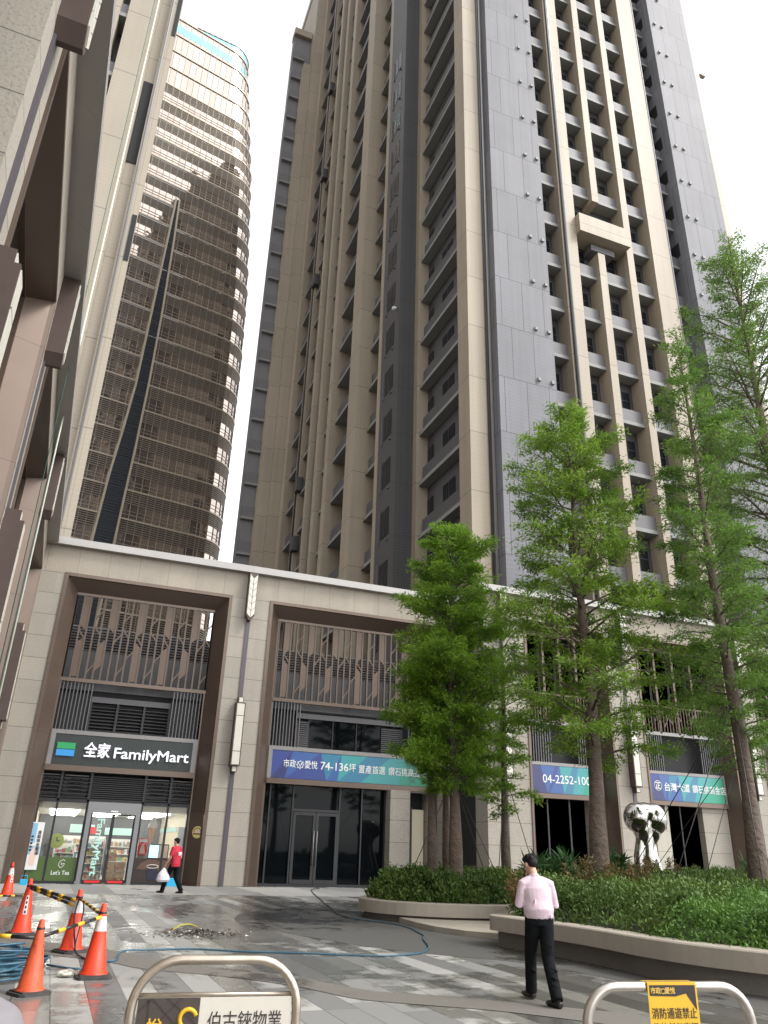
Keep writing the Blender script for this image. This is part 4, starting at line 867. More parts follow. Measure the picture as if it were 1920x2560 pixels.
# black tapering strip with pale edges
Ls = [(41.14,2.87),(51.59,3.45),(59.35,4.16),(68.2,4.82),(78.81,5.07),(87.86,5.30),(98.53,5.55),(108,5.75)]; Rs = [(41.38,5.96),(50.13,6.25),(56.65,6.5),(69.01,6.78),(82.82,6.85),(99.16,6.62),(108,6.35)]
def itp(T, z):
    if z <= T[0][0]: return T[0][1]+(z-T[0][0])*.055*(1 if T is Ls else .5)
    for (a, p), (b, q) in zip(T, T[1:]):
        if z <= b: return p+(q-p)*(z-a)/(b-a)
    return T[-1][1]
g = MB(); e = MB(); z = 10.
while z < 108:
    z1 = z+.45; l0, r0, l1, r1 = itp(Ls, z), itp(Rs, z), itp(Ls, z1), itp(Rs, z1)
    g.add([(l0,-.34,z),(r0,-.34,z),(r1,-.34,z+.26),(l1,-.34,z+.26),(l1,-.25,z+.28),(r1,-.25,z+.28),(r1,-.25,z1),(l1,-.25,z1)], [(0,1,2,3),(3,2,5,4),(4,5,6,7)], 'black_louvre')
    for a, b in ((l0,l1),(r0,r1)): e.add([(a-.16,-.5,z),(a+.16,-.5,z),(b+.16,-.5,z1),(b-.16,-.5,z1),(a-.16,0,z),(a+.16,0,z),(b+.16,0,z1),(b-.16,0,z1)], [(0,1,2,3),(1,5,6,2),(0,3,7,4)], 'office_frame')
    z = z1
g.build('black_strip', of); e.build('strip_edge', of)
# glass crown
cr = MB(); A = path(OTOP); Zc = lambda x: 1.1+max(0, (x-4))*.16
for i in range(len(A)-1):
    (xa,ya),(xb,yb) = A[i], A[i+1]
    if xb > 4: cr.quad((xa,ya+.4,OTOP),(xb,yb+.4,OTOP),(xb,yb+.4,OTOP+Zc(xb)),(xa,ya+.4,OTOP+Zc(xa)),'office_cyan'); cr.tube([(xa,ya+.4,OTOP+Zc(xa)),(xb,yb+.4,OTOP+Zc(xb))], .14, 'office_mullion', 5)
cr.build('crown', of)
MB().prism([(x,y+.3) for x, y in path(OTOP)]+[(-30, 22)], OTOP-.5, OTOP-.3, 'grey_metal').build('roof', of)

# ------------------------------------------------------------------ planters
def outline_wall(pl, inset, z0, z1, m):
    """band between the outline and a copy pulled inwards, with top and bottom"""
    n = len(pl); g = MB(); P = [Vector(p) for p in pl]; N = []
    for i in range(n):
        t = (P[(i+1)%n]-P[i-1]).normalized(); N.append(Vector((-t.y, t.x)))
    Q = [p+q*inset for p, q in zip(P, N)]
    for i in range(n):
        j = (i+1) % n; a, b, c, d = P[i], P[j], Q[j], Q[i]
        g.quad((*a,z0),(*b,z0),(*b,z1-.02),(*a,z1-.02),m); ai, bi = a+N[i]*.02, b+N[j]*.02
        g.quad((*a,z1-.02),(*b,z1-.02),(*bi,z1),(*ai,z1),m); g.quad((*ai,z1),(*bi,z1),(*c,z1),(*d,z1),m); g.quad((*a,z0),(*d,z0),(*c,z0),(*b,z0),m); g.quad((*d,z0),(*d,z1),(*c,z1),(*c,z0),m)
    return g, [tuple(q) for q in Q]
def planter(label, pl, zb, zt, soil_z, name='planter'):
    cx = sum(p[0] for p in pl)/len(pl); cy = sum(p[1] for p in pl)/len(pl); t = thing(name, label, 'planter', (cx, cy, 0)); pl = [(x-cx, y-cy) for x, y in pl]
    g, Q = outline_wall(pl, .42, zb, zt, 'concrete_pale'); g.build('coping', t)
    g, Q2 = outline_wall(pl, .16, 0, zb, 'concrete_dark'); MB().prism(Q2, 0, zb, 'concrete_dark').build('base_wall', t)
    MB().prism(Q, zb-.02, soil_z, 'soil').build('soil', t); return t
import math as _m
left_pl = [(10.7+2.75*_m.cos(a)*(1 if _m.cos(a) < 0 else 1.05), 21.25+2.35*_m.sin(a)) for a in [2*_m.pi*k/56 for k in range(56)]]
planter('small rounded concrete planter in front of the dark glass bay with hedge and cypress', left_pl, .16, .46, .40)
rp = smooth_line([(8.75,15.25),(8.25,14.95),(8.22,14.5),(8.42,13.1),(8.52,11.9),(8.5,10.7),(8.72,9.5),(9.4,8.2),(10.8,6.9),(13,6.2),(17,7.0),(22,10),(27,16),(28.5,22),(26,26.5),(21,27),(16,24.5),(12.5,20.5),(10.2,17)], 5)[:-1]
rp = rp+[(9.6,16.2)]
right_pl = [tuple(p) for p in rp]
planter('long curving concrete planter on the right filled with dense green hedge', right_pl, .28, .54, .46)
struct('paving_step', MB().prism([(8.42,19.9),(8.3,18.8),(8.3,17.6),(8.55,16.6),(9.0,15.9),(9.9,16.4),(11.2,18.6),(11,20)], .0, .11, 'concrete_pale'))

# ------------------------------------------------------------------ planting
def inside(pl, x, y):
    c = False; n = len(pl); j = n-1
    for i in range(n):
        if (pl[i][1] > y) != (pl[j][1] > y) and x < (pl[j][0]-pl[i][0])*(y-pl[i][1])/(pl[j][1]-pl[i][1])+pl[i][0]: c = not c
        j = i
    return c
def edge_dist(pl, x, y):
    return min(_m.hypot(x-a, y-b) for a, b in pl)
def hedge(name, label, pl, n, mat, zfun, z0, L, W, seed, test=None, inset=.3):
    rng = np.random.default_rng(seed); xs = [p[0] for p in pl]; ys = [p[1] for p in pl]; P = []; cl = []
    while len(cl) < n//26:
        x = rng.uniform(min(xs), max(xs)); y = rng.uniform(min(ys), max(ys))
        if not inside(pl, x, y): continue
        e = edge_dist(pl, x, y)
        if e < inset or (test and not test(x, y)): continue
        zt = zfun(x, y)*(min(1, .55+.6*(e-inset)/.5)); u = rng.random(); z = z0+(zt-z0)*(1-.62*u*u) if e > .8 else z0+(zt-z0)*(1-.95*u)
        cl.append((x, y, z))
    C = np.array(cl); P = np.repeat(C, 26, axis=0)+rng.normal(0, 1, (len(C)*26, 3))*np.array([.09, .09, .07])
    D = np.repeat(rng.normal(0, .5, (len(C), 3))+np.array([0,0,.9]), 26, axis=0)
    o = link(name, quads_mesh(name, leaves(rng, P, D, L, W, .75), mat)); tag(o, label, 'hedge', kind='stuff'); return o
hedge('hedge', 'dark green leafy hedge filling the small rounded planter', left_pl, 42000, 'hedge_leaf', lambda x, y: 1.02+.12*_m.sin(x*2.1+y*1.3)+.06*_m.sin(x*5.3-y*4.1), .42, .11, .045, 1, inset=.36)
hz = lambda x, y: 1.02+.10*_m.sin(x*1.7+y*1.1)+.06*_m.sin(x*4.3-y*3.1)+.02*(x-8)*.8
front = lambda x, y: y < 10.9+.35*(x-8.5)+.5*_m.sin(x*1.1)
near = lambda x, y: y < 22 and x < 25
hedge('hedge', 'mid green leafy hedge covering the middle and back of the long planter', right_pl, 130000, 'hedge_leaf', hz, .48, .085, .036, 2, test=lambda x, y: not front(x, y) and near(x, y), inset=.38)
hedge('hedge', 'bright fine leaved hedge at the near right end of the long planter', right_pl, 110000, 'hedge_bright', lambda x, y: hz(x, y)*.88, .48, .062, .030, 3, test=lambda x, y: front(x, y) and x < 16, inset=.38)
def shrub(name, label, cat, loc, r, h, n, mat, L, W, seed, group=None, spiky=False):
    rng = np.random.default_rng(seed); t = thing(name, label, cat, loc, 0, group); st = MB(); P = []; D = []
    for k in range(14 if spiky else 16):
        a = rng.uniform(0, 6.28); q = r*_m.sqrt(rng.random()); hh = h*rng.uniform(.65, 1.05); tip = Vector((q*_m.cos(a), q*_m.sin(a), hh)); base = tip*.25; base.z = 0
        st.tube([base, base.lerp(tip, .55)+Vector((0,0,.05)), tip], [.012, .009, .005], 'bark', 5); m = n//16
        u = rng.uniform(.35, 1, m)[:,None]; pts = np.array(base)+(np.array(tip)-np.array(base))*u; P.append(pts+rng.normal(0, .04 if not spiky else .01, (m,3)))
        dd = rng.normal(0, 1, (m,3))+np.array([.6*_m.cos(a), .6*_m.sin(a), .7 if spiky else .3]); D.append(dd)
    st.build('stem', t); link('foliage', quads_mesh('foliage', leaves(rng, np.concatenate(P), np.concatenate(D), L, W, .35), mat), t); return t
for i, (x, y, z) in enumerate([(11.0,17.6,.5),(11.6,17.0,.5),(13.6,17.9,.5),(11.9,17.9,.5)]):
    shrub('spear_shrub', 'dark spear leaved shrub standing above the hedge just right of the man in pink', 'shrub', (x, y, z), .28, 1.05+.06*(i % 3), 420, 'spear_leaf', .34, .05, 40+i, 'spear leaved shrubs behind the hedge', True)
for i, (x, y, r, h, lb) in enumerate([(8.95,14.75,.42,.85,'reddish brown nandina bush at the left tip of the long planter'),(10.7,15.0,.6,1.05,'reddish bush right of the man in pink in the long planter'),(12.4,15.6,.55,1.0,'low reddish bush in front of the thick cypress trunk'),(16.6,19.8,.7,1.15,'reddish bush at the foot of the chrome sculpture'),(18.4,20.6,.7,1.0,'tall brown green bush right of the sculpture base'),(14.2,18.0,.6,1.1,'leafy bush between the thick trunk and the sculpture')]):
    shrub('nandina_shrub', lb, 'shrub', (x, y, .48), r, h, 2600, 'nandina_leaf', .085, .028, 60+i, 'reddish bushes in the long planter')
shrub('spear_shrub', 'dark spear leaved shrub by the right hand trunk at the picture edge', 'shrub', (18.8, 18.2, .5), .5, 1.1, 900, 'spear_leaf', .30, .05, 71, None, True)

# ------------------------------------------------------------------ cypress trees
def cypress(label, loc, H, tr, prof, nb, nl, mat, seed, lean=(0,0), L=.125, W=.034, droop=.0, extra=None, rise=.42, zlow=0.):
    """prof: [(z, crown radius)]; tapered trunk, upswept limbs, feathery sprays on every limb"""
    rng = np.random.default_rng(seed); t = thing('cypress_tree', label, 'tree', loc, 0, 'cypress trees in the planters')
    def pr(z):
        for (a, p), (b, q) in zip(prof, prof[1:]):
            if a <= z <= b: return p+(q-p)*(z-a)/(b-a)
        return prof[-1][1] if z > prof[-1][0] else prof[0][1]
    def axis(z): return Vector((lean[0]*z/H+.06*_m.sin(z*.7+seed), lean[1]*z/H+.05*_m.cos(z*.6+seed), z))
    tk = MB(); Z = [0, .15, .5, 1.2]+list(np.linspace(2, H, 16)); rad = [tr*1.55, tr*1.3, tr*1.1, tr]+[tr*(1-.93*(z/H)**.9) for z in Z[4:]]
    tk.tube([axis(z) for z in Z], [(r*(1+.08*_m.sin(i*2.1)), r*(1-.06*_m.sin(i*1.7))) for i, r in enumerate(rad)], 'bark', 14); tk.build('trunk', t)
    lb = MB(); P = []; D = []; zmin = prof[0][0]; az = rng.uniform(0, 6.28)
    per = nl//nb
    for k in range(nb):
        u = (k+.5)/nb; z = zmin+(H-zmin)*u**.92*.985; az += 2.4+rng.normal(0, .35); zt = min(z, H-.2)
        Lb = max(.18, pr(zt)*rng.choice((1,1,1,.6))*rng.uniform(.68, 1.2)); a0 = axis(z); dr_ = Vector((_m.cos(az), _m.sin(az), 0))
        rs = rise*rng.uniform(.5, 1.4)*(.6+.8*u); tip = a0+dr_*Lb+Vector((0,0,Lb*rs-droop*Lb*(1-u)))
        mid = a0.lerp(tip, .5)+Vector((0,0,.10*Lb)); r0 = .012+.018*Lb*tr/.2*.5
        pts = [a0, a0.lerp(mid, .6), mid, mid.lerp(tip, .55)+Vector((0,0,.03*Lb)), tip]; lb.tube(pts, [r0, r0*.8, r0*.6, r0*.4, r0*.18], 'bark', 5)
        # side twigs
        nt_ = max(5, int(6+7*Lb)); side = Vector((-dr_.y, dr_.x, 0))
        tw_ = []
        for j in range(nt_):
            f = .22+.78*(j+rng.random())/nt_; b0 = pts[0].lerp(pts[2], f*2) if f < .5 else pts[2].lerp(pts[4], f*2-1)
            s = 1 if j % 2 else -1; q = Lb*.36*(1.15-f*.75)*rng.uniform(.6, 1.3); b1 = b0+side*s*q*.8+dr_*q*.55+Vector((0,0,q*rng.normal(.12, .3)-droop*q*.6)); tw_.append((b0, b1))
            if Lb > .9: lb.tube([b0, b0.lerp(b1, .5)+Vector((0,0,.02)), b1], [r0*.3, r0*.22, .003], 'bark', 3, cap=False)
        tw_.append((pts[2], tip)); m = max(4, int((.25 if rng.random() < .12 else rng.uniform(.65, 1.35))*per*Lb/ (sum(pr(zz) for zz in np.linspace(zmin, H-.2, 12))/12) / len(tw_)))
        for b0, b1 in tw_:
            u_ = rng.random((m,1))**.65*1.06; A, Bv = np.array(b0), np.array(b1); P.append(A+(Bv-A)*u_+rng.normal(0, 1, (m,3))*np.array([.085,.085,.06])); dv = (Bv-A)/(np.linalg.norm(Bv-A)+1e-6)
            D.append(np.repeat((dv*.9+np.array([0,0,-.15]))[None], m, axis=0))
    lb.build('limbs', t); link('foliage', quads_mesh('foliage', leaves(rng, np.concatenate(P), np.concatenate(D), L, W, .65), mat), t); return t
cypress('bright bushy columnar cypress in the small planter, tallest of its clump', (10.25, 20.5, .42), 10.9, .19, [(2.6,.8),(3.2,1.55),(5.5,1.75),(7,1.5),(8.6,1.45),(9.6,1.0),(10.9,.2)], 150, 80000, 'cypress_bright', 1, L=.135, W=.036)
cypress('slim cypress trunk just left of the bushy one in the small planter', (9.95, 21.3, .42), 7.5, .15, [(3.2,.7),(5,1.1),(7.5,.2)], 50, 18000, 'cypress_bright', 2)
cypress('second slim cypress close behind the bushy one in the small planter', (10.75, 21.9, .42), 8.2, .14, [(3.0,.7),(5,1.2),(8.2,.2)], 50, 18000, 'cypress_bright', 3)
cypress('thin sparse cypress at the right end of the small planter', (12.45, 21.4, .42), 9.2, .14, [(2.2,.9),(4.5,1.15),(7.5,1.0),(9.2,.2)], 64, 17000, 'cypress_mid', 4, droop=.25)
cypress('thick trunked cypress with spreading limbs behind the man in pink', (12.5, 17.0, .46), 14.0, .235, [(3.2,1.7),(4.6,2.3),(7,2.2),(9.2,1.95),(11,1.6),(12.6,1.05),(14.0,.2)], 112, 68000, 'cypress_mid', 5, droop=.12, rise=.5)
cypress('dark thick trunked cypress at the right edge of the picture', (15.4, 15.0, .46), 16.2, .215, [(3.6,1.3),(6,1.6),(9,1.5),(12,1.2),(14.5,.7),(16.2,.15)], 90, 42000, 'cypress_dark', 6, droop=.12, rise=.5)
cypress('slim cypress behind the dark trunk at the right edge', (20.5, 20.0, .46), 14.5, .20, [(3.6,1.6),(6,2.2),(9,2.0),(12,1.3),(14.5,.2)], 80, 32000, 'cypress_dark', 7, droop=.18)
cypress('tallest cypress reaching above the others at the right edge of the picture', (19.6, 16.2, .46), 23.2, .30, [(5,1.8),(9,2.4),(13,2.6),(17,2.1),(20.5,1.3),(23.2,.2)], 150, 80000, 'cypress_dark', 8, lean=(.6,.2), droop=.05, rise=.6)
# guy wires
def wires(label, grp, top, feet, n0=0):
    for f in feet: tag(MB().tube([top, f], .012, 'wire', 5).build('guy_wire'), label, 'wire', grp)
wires('thin steel guy wire bracing the clump of cypress in the small planter', 'guy wires of the small planter', (10.25,20.5,3.6), [(8.7,20.6,.42),(12.6,22.6,.42),(11.6,19.9,.42)])
wires('thin steel guy wire bracing the thin cypress near the man in pink', 'guy wires of the thin cypress', (12.45,21.4,3.9), [(11.6,20.6,.42),(13.3,20.9,.42)])
wires('thin steel guy wire crossing in front of the chrome sculpture', 'guy wires of the right hand cypress', (15.4,15.0,5.4), [(11.8,14.2,.5),(15.4,20.5,.5),(12.6,12.2,.5)])
wires('thin steel guy wire bracing the slim cypress by the far doorway', 'guy wires of the slim right cypress', (20.5,20.0,5.0), [(17.3,19.2,.5),(19.4,24.5,.5)])

# ------------------------------------------------------------------ chrome sculpture
sc_ = MB(); sx, sy = 19.62, 24.0
for (x, y, z, a, b, c) in ((19.24,23.98,2.98,.44,.44,.50),(20.02,23.98,2.95,.48,.46,.55),(19.62,24.1,3.18,.62,.5,.34),(19.38,23.95,2.62,.26,.30,.42),(19.88,23.95,2.58,.26,.30,.45),(19.60,24.0,2.3,.30,.28,.5)): sc_.ellipsoid((x-sx,y-sy,z), (a,b,c), 'chrome', 24, 16)
for dx, dy in ((-.22,-.02),(.02,-.14),(.24,0),(.02,.14)):
    sc_.tube([(dx*1.9+.12, dy*1.2, .25),(dx*1.8+.06, dy*1.2, .8),(dx*1.6-.04, dy*1.1, 1.3),(dx*1.35-.10, dy, 1.75),(dx*1.1-.06, dy*.9, 2.1),(dx*1.0, dy*.8, 2.45),(dx*1.1, dy*.8, 2.8)], [.24,.22,.20,.18,.165,.17,.2], 'chrome', 16)
t = thing('sculpture', 'polished chrome mushroom shaped sculpture rising from the planting', 'sculpture', (sx, sy, .3)); o = link('figure', remesh(sc_, .028, 16, 'chrome', 'figure'), t); o.location = (0,0,-.3)
MB().rbox(-.6, .6, -.5, .5, 0, .25, 'concrete_dark').build('plinth', t)

# ------------------------------------------------------------------ traffic cones, poles, hose
def cone(label, x, y, h, mat='orange', sticker=None, band=True, rz=0.):
    t = thing('traffic_cone', label, 'cone', (x, y, 0), rz, 'orange traffic cones of the work area'); s = h/.85
    g = MB(); b = .215*s; r = .05*s
    g.prism([(-b+r,-b),(b-r,-b),(b,-b+r),(b,b-r),(b-r,b),(-b+r,b),(-b,b-r),(-b,-b+r)], 0, .035*s, 'rubber'); g.prism([(-b*.82,-b*.82),(b*.82,-b*.82),(b*.82,b*.82),(-b*.82,b*.82)], .035*s, .05*s, 'rubber'); g.build('base', t)
    f = lambda z: .165*s+(.032*s-.165*s)*(z/(.83*s))
    MB().lathe((0,0,0), [(.178*s,.05*s),(.172*s,.07*s),(f(.075*s),.075*s),(f(.55*s),.55*s),(f(.78*s),.78*s),(f(.80*s)*.9,.80*s),(f(.80*s)*.92,.835*s),(.02*s,.85*s)], mat, 28).build('body', t)
    if band: MB().lathe((0,0,0), [(f(.53*s)+.002,.53*s),(f(.70*s)+.002,.70*s)], 'white_band', 28).build('reflective_band', t)
    MB().lathe((0,0,0), [(f(.735*s)+.004,.73*s),(f(.74*s)+.007,.74*s),(f(.755*s)+.004,.755*s)], 'pole_black', 20).build('tie', t)
    if sticker:
        a, z0, z1, w_ = sticker; q = MB(); k = MB()
        def pt(an, z, e=.003): rr = f(z)+e; return (rr*_m.cos(an), rr*_m.sin(an), z)
        for i in range(4):
            a0 = a-w_+2*w_*i/4; a1 = a-w_+2*w_*(i+1)/4; q.quad(pt(a0,z0),pt(a1,z0),pt(a1,z1),pt(a0,z1),'white_paper')
        n = 4
        for i in range(n): za = z0+(z1-z0)*(i+.2)/n; k.quad(pt(a-w_*.5,za,.005),pt(a+w_*.5,za,.005),pt(a+w_*.5,za+(z1-z0)/n*.6,.005),pt(a-w_*.5,za+(z1-z0)/n*.6,.005),'ink')
        o = q.build('sticker', t); k.build('dark_marks', o)
    return t
cone('scuffed plain orange cone nearest the camera with black base', .07, 10.94, .76, 'orange_worn', band=False, rz=.5)
cone('bright orange cone with white band, rightmost of the work area', .81, 12.05, .86, rz=.05)
cone('orange cone with white band standing behind the rightmost cone', .59, 14.7, .90, rz=.6)
cone('orange cone with a narrow white sticker down its side at the left', -.22, 17.4, .94, sticker=(-1.75, .35, .66, .28), band=False, rz=.2)
cone('small far orange cone with white sticker against the stone pier at the left edge', -.98, 28.9, .96, sticker=(-1.2, .4, .75, .3), rz=.2)
def pole(label, a, b, r=.018):
    a, b = Vector(a), Vector(b); L_ = (b-a).length; g = MB(); n = max(3, int(L_/(.36 if r < .022 else .58))); sag = Vector((0,0,-.02))
    for i in range(n):
        p, q = a.lerp(b, i/n), a.lerp(b, (i+1)/n); m = p.lerp(q, .66)
        g.tube([p, m], r, 'pole_black', 10); g.tube([m, q], r*1.12, 'pole_yellow', 10)
    return tag(g.build('barrier_pole'), label, 'pole', 'striped poles between the cones')
pole('striped pole from the sticker cone to the cone behind the rightmost one', (-.2,17.35,.82), (.56,14.8,.72), .028); pole('second striped pole lying just under the first between the far cones', (-.18,17.2,.78), (.52,14.85,.66), .024)
pole('short striped pole between the two right hand cones', (.61,14.6,.76), (.80,12.15,.72), .021); pole('striped pole sloping up from the nearest cone to the rightmost cone', (.12,11.0,.58), (.79,12.0,.70), .021)
pole('striped pole running left from the nearest cone out of the picture', (.02,10.9,.57), (-1.9,11.6,.62), .021)
pole('striped pole lying on the ground beside the far left cone', (-1.4,28.2,.05), (-.4,28.4,.05), .025)
rnd = random.Random(5)
def coil(label, cx, cy, r0, n, seed, hgt=.3):
    rd = random.Random(seed); P = []
    for k in range(n*14):
        a = 2*_m.pi*k/14; tt = k/(n*14); r = r0*(1+.34*_m.sin(a*.37+seed)+.08*_m.sin(a*2.1)); P.append((cx+r*_m.cos(a)+.12*_m.sin(k*.31), cy+r*.95*_m.sin(a)+.1*_m.cos(k*.23), .03+hgt*tt*(.5+.5*_m.sin(k*.17)**2)))
    return tag(MB().tube(smooth_line(P, 2), .016, 'hose_blue', 7).build('hose_coil'), label, 'hose')
coil('large coil of blue hose heaped beside the nearest cone', -.38, 13.3, .46, 10, 2, .26); coil('front loops of blue hose lying at the left edge of the picture', -.42, 12.1, .40, 7, 5, .2)
H_ = [(.25,13.2),(.62,12.75),(.9,13.0),(1.05,13.3),(.95,13.5),(1.2,13.55),(1.37,14.6),(1.73,14.75),(2.52,14.8),(3.24,14.39),(4.0,14.14),(4.73,13.8),(5.49,13.55),(6.23,13.82),(6.64,14.35),(6.9,14.9),(7.1,15.46),(7.3,16.0),(7.6,16.62),(7.7,17.0),(7.75,17.24),(7.98,18.2),(8.05,19.07),(7.9,19.6),(7.78,19.97),(7.43,20.86)]
tag(MB().tube([(x, y, .02) for x, y in smooth_line(H_, 6)], .014, 'hose_blue', 7).build('water_hose'), 'blue hose snaking across the wet paving to the curved path', 'hose')
tag(MB().tube([(x, y, .022) for x, y in smooth_line([(7.45,20.8),(7.6,22.5),(8.06,24.15),(8.5,26.2),(9.1,28.65),(9.9,32),(10.79,35.24),(11.5,36.4),(11.62,37.9)], 6)], .014, 'cable_black', 6).build('power_cable'), 'thin black cable running from the dark glass doors over the paving', 'cable')
tag(MB().tube([(x, y, z) for x, y, z in smooth_line([(.66,14.5,.02),(.56,14.55,.5),(.6,14.62,.78),(.68,14.55,.6),(.64,14.4,.1),(.75,13.9,.02),(.95,13.2,.02)], 7)], .013, 'cable_black', 6).build('cable_loop'), 'dark cable looped over the cone behind the rightmost one', 'cable')
# debris with bent yellow strip
rng = np.random.default_rng(4); dm = MB()
for k in range(700):
    a = rng.uniform(0, 6.28); q = abs(rng.normal(0, .40)); x = q*_m.cos(a)*1.35; y = q*_m.sin(a); s = rng.uniform(.012, .05); z = max(0, .10*(1-q/.5))*rng.random()
    c, s_ = _m.cos(a), s; V = [(x+s*rng.uniform(-1,1), y+s*rng.uniform(-1,1), z+.006+s*rng.uniform(0,.9)) for _ in range(5)]
    dm.add(V, [(0,1,2),(0,2,3),(0,3,4),(1,3,2),(1,4,3),(0,4,1)], 'rubble' if k % 9 else 'white_paper')
MBm = dm; t = tag(MBm.build('rubble_heap', None, (2.98, 17.2, 0)), 'small heap of grey rubble and chips on the wet paving', 'rubble', kind='stuff')
g = MB(); pts = smooth_line([(-.26,0,.03),(-.12,.02,.10),(.05,.02,.12),(.2,0,.08),(.27,-.02,.03)], 5)
for i in range(len(pts)-1):
    (xa,ya,za),(xb,yb,zb) = pts[i], pts[i+1]; g.add([(xa,ya-.05,za),(xb,yb-.05,zb),(xb,yb+.05,zb),(xa,ya+.05,za),(xa,ya-.05,za+.012),(xb,yb-.05,zb+.012),(xb,yb+.05,zb+.012),(xa,ya+.05,za+.012)], [(0,1,2,3),(4,7,6,5),(0,4,5,1),(2,6,7,3)], 'yellow_plastic')
tag(g.build('bent_strip', None, (2.85, 17.75, .02)), 'bent yellow plastic strip lying on the rubble heap', 'strip')
rng = np.random.default_rng(9); g = MB()
for k in range(7): g.ellipsoid((rng.normal(0,.12), rng.normal(0,.06), .04), (.07*rng.uniform(.5,1.2), .05, .03*rng.uniform(.6,1.6)), 'bag_clear', 7, 5)
tag(link('plastic_bag', remesh(g, .009, 0, 'bag_clear', 'plastic_bag'), None, (.52, 12.15, 0)), 'crumpled pale plastic bag on the paving between the near cones', 'bag')
tag(MB().rbox(-.14,.14,-.12,.12,0,.2,'blue_plastic').tube([(-.12,0,.2),(-.1,0,.34),(.1,0,.34),(.12,0,.2)], .012, 'blue_plastic', 6).build('blue_bucket', None, (-.72, 36.2, 0)), 'small blue bucket at the foot of the bronze frame left of the shop', 'bucket')
t = thing('dustpan', 'blue plastic dustpan standing behind the man in red by the shop window', 'dustpan', (5.05, 36.7, 0)); MB().rbox(-.22,.22,-.12,.12,0,.32,'blue_plastic').build('pan', t); MB().tube([(.05,0,.3),(.12,0,.75)], .03, 'blue_plastic', 8).build('handle', t)

# ------------------------------------------------------------------ hoop barriers
def hoop(label, cx, cy, rz, m, w_=.465, top=1.0, rr=.19, r=.026):
    t = thing('hoop_barrier', label, 'barrier', (cx, cy, 0), rz)
    P = [(-w_,0,.02),(-w_,0,top-rr)]+[(-w_+rr-rr*_m.cos(a), 0, top-rr+rr*_m.sin(a)) for a in [_m.pi/2*k/8 for k in range(1,9)]]+[(w_-rr+rr*_m.sin(a), 0, top-rr+rr*_m.cos(a)) for a in [_m.pi/2*k/8 for k in range(0,9)]]+[(w_,0,.02)]
    MB().tube(P, r, m, 14).build('hoop', t); MB().lathe((-w_,0,0), [(.08,0),(.08,.012),(.03,.02)], m, 16).build('foot_plate', t); MB().lathe((w_,0,0), [(.08,0),(.08,.012),(.03,.02)], m, 16).build('foot_plate', t); return t
t = hoop('worn steel hoop barrier with a brown and cream sign, left of the man', 1.035, 5.1, R(-6), 'steel_worn', rr=.25)
MB().tube([(-.44,0,.828),(.44,0,.828)], .011, 'steel_worn', 10).build('cross_bar', t); MB().tube([(-.44,0,.2),(.44,0,.2)], .011, 'steel_worn', 10).build('cross_bar', t)
sb = MB().box(-.43, .43, -.012, .012, .2, .815, 'sign_cream').build('sign_board', t)
g = MB().box(-.43, -.09, -.016, -.0125, .2, .815, 'sign_brown')
for a, b in (((-.43,.75),(-.36,.815)),((-.36,.815),(-.12,.59)),((-.38,.81),(-.36,.54)),((-.28,.815),(-.11,.69)),((-.43,.59),(-.2,.815))): g.eprism([(a[0],a[1]),(a[0]+.012,a[1]),(b[0]+.012,b[1]),(b[0],b[1])], -.0185, -.0165, 'sign_brown2')
g.tube([(-.15+.045*_m.cos(a), -.02, .715+.045*_m.sin(a)) for a in [_m.pi*(.1+.13*k) for k in range(12)]], .012, 'sign_yellow', 6); g.build('brown_field', sb)
link('lettering', text_mesh('lettering', '伯古錸物業', .105, 'ink', .001, -.001, width=.42), sb, (.17, -.014, .69)); link('lettering', text_mesh('lettering', '悅', .09, 'sign_yellow', .001, .001), sb, (-.33, -.019, .67))
t = hoop('grey steel hoop barrier with a yellow no parking notice, right of the man', 3.115, 3.76, R(-9), 'steel_pole', top=1.0, rr=.17)
MB().tube([(-.44,0,.80),(.44,0,.80)], .009, 'steel_pole', 10).build('cross_bar', t); MB().tube([(-.44,0,.2),(.44,0,.2)], .011, 'steel_pole', 10).build('cross_bar', t)
nb_ = MB().box(-.135, .145, -.034, -.031, .50, 1.022, 'sign_yellow').box(-.135, .145, -.03, .035, 1.021, 1.024, 'sign_yellow').build('notice', t)
g = MB().eprism([(-.125,.965),(.02,.962),(.08,.975),(.135,.90),(.135,1.012),(-.125,1.012)], -.0355, -.0345, 'ink'); g.build('dark_header', nb_)
link('lettering', text_mesh('lettering', '市政', .03, 'gold_ink', .0005, .001), nb_, (-.092, -.037, .985)); link('lettering', text_mesh('lettering', '愛悅', .03, 'gold_ink', .0005, .001), nb_, (-.012, -.037, .985)); MB().tube([(-.05+.011*_m.cos(a*.6283), -.0365, .985+.011*_m.sin(a*.6283)) for a in range(11)], .002, 'gold_ink', 4).build('emblem', nb_)
link('lettering', text_mesh('lettering', '消防通道禁止', .052, 'ink', .0005, .0002, width=.255), nb_, (.004, -.036, .885)); link('lettering', text_mesh('lettering', '停放任何車輛', .052, 'ink', .0005, .0002, width=.255), nb_, (.004, -.036, .82))

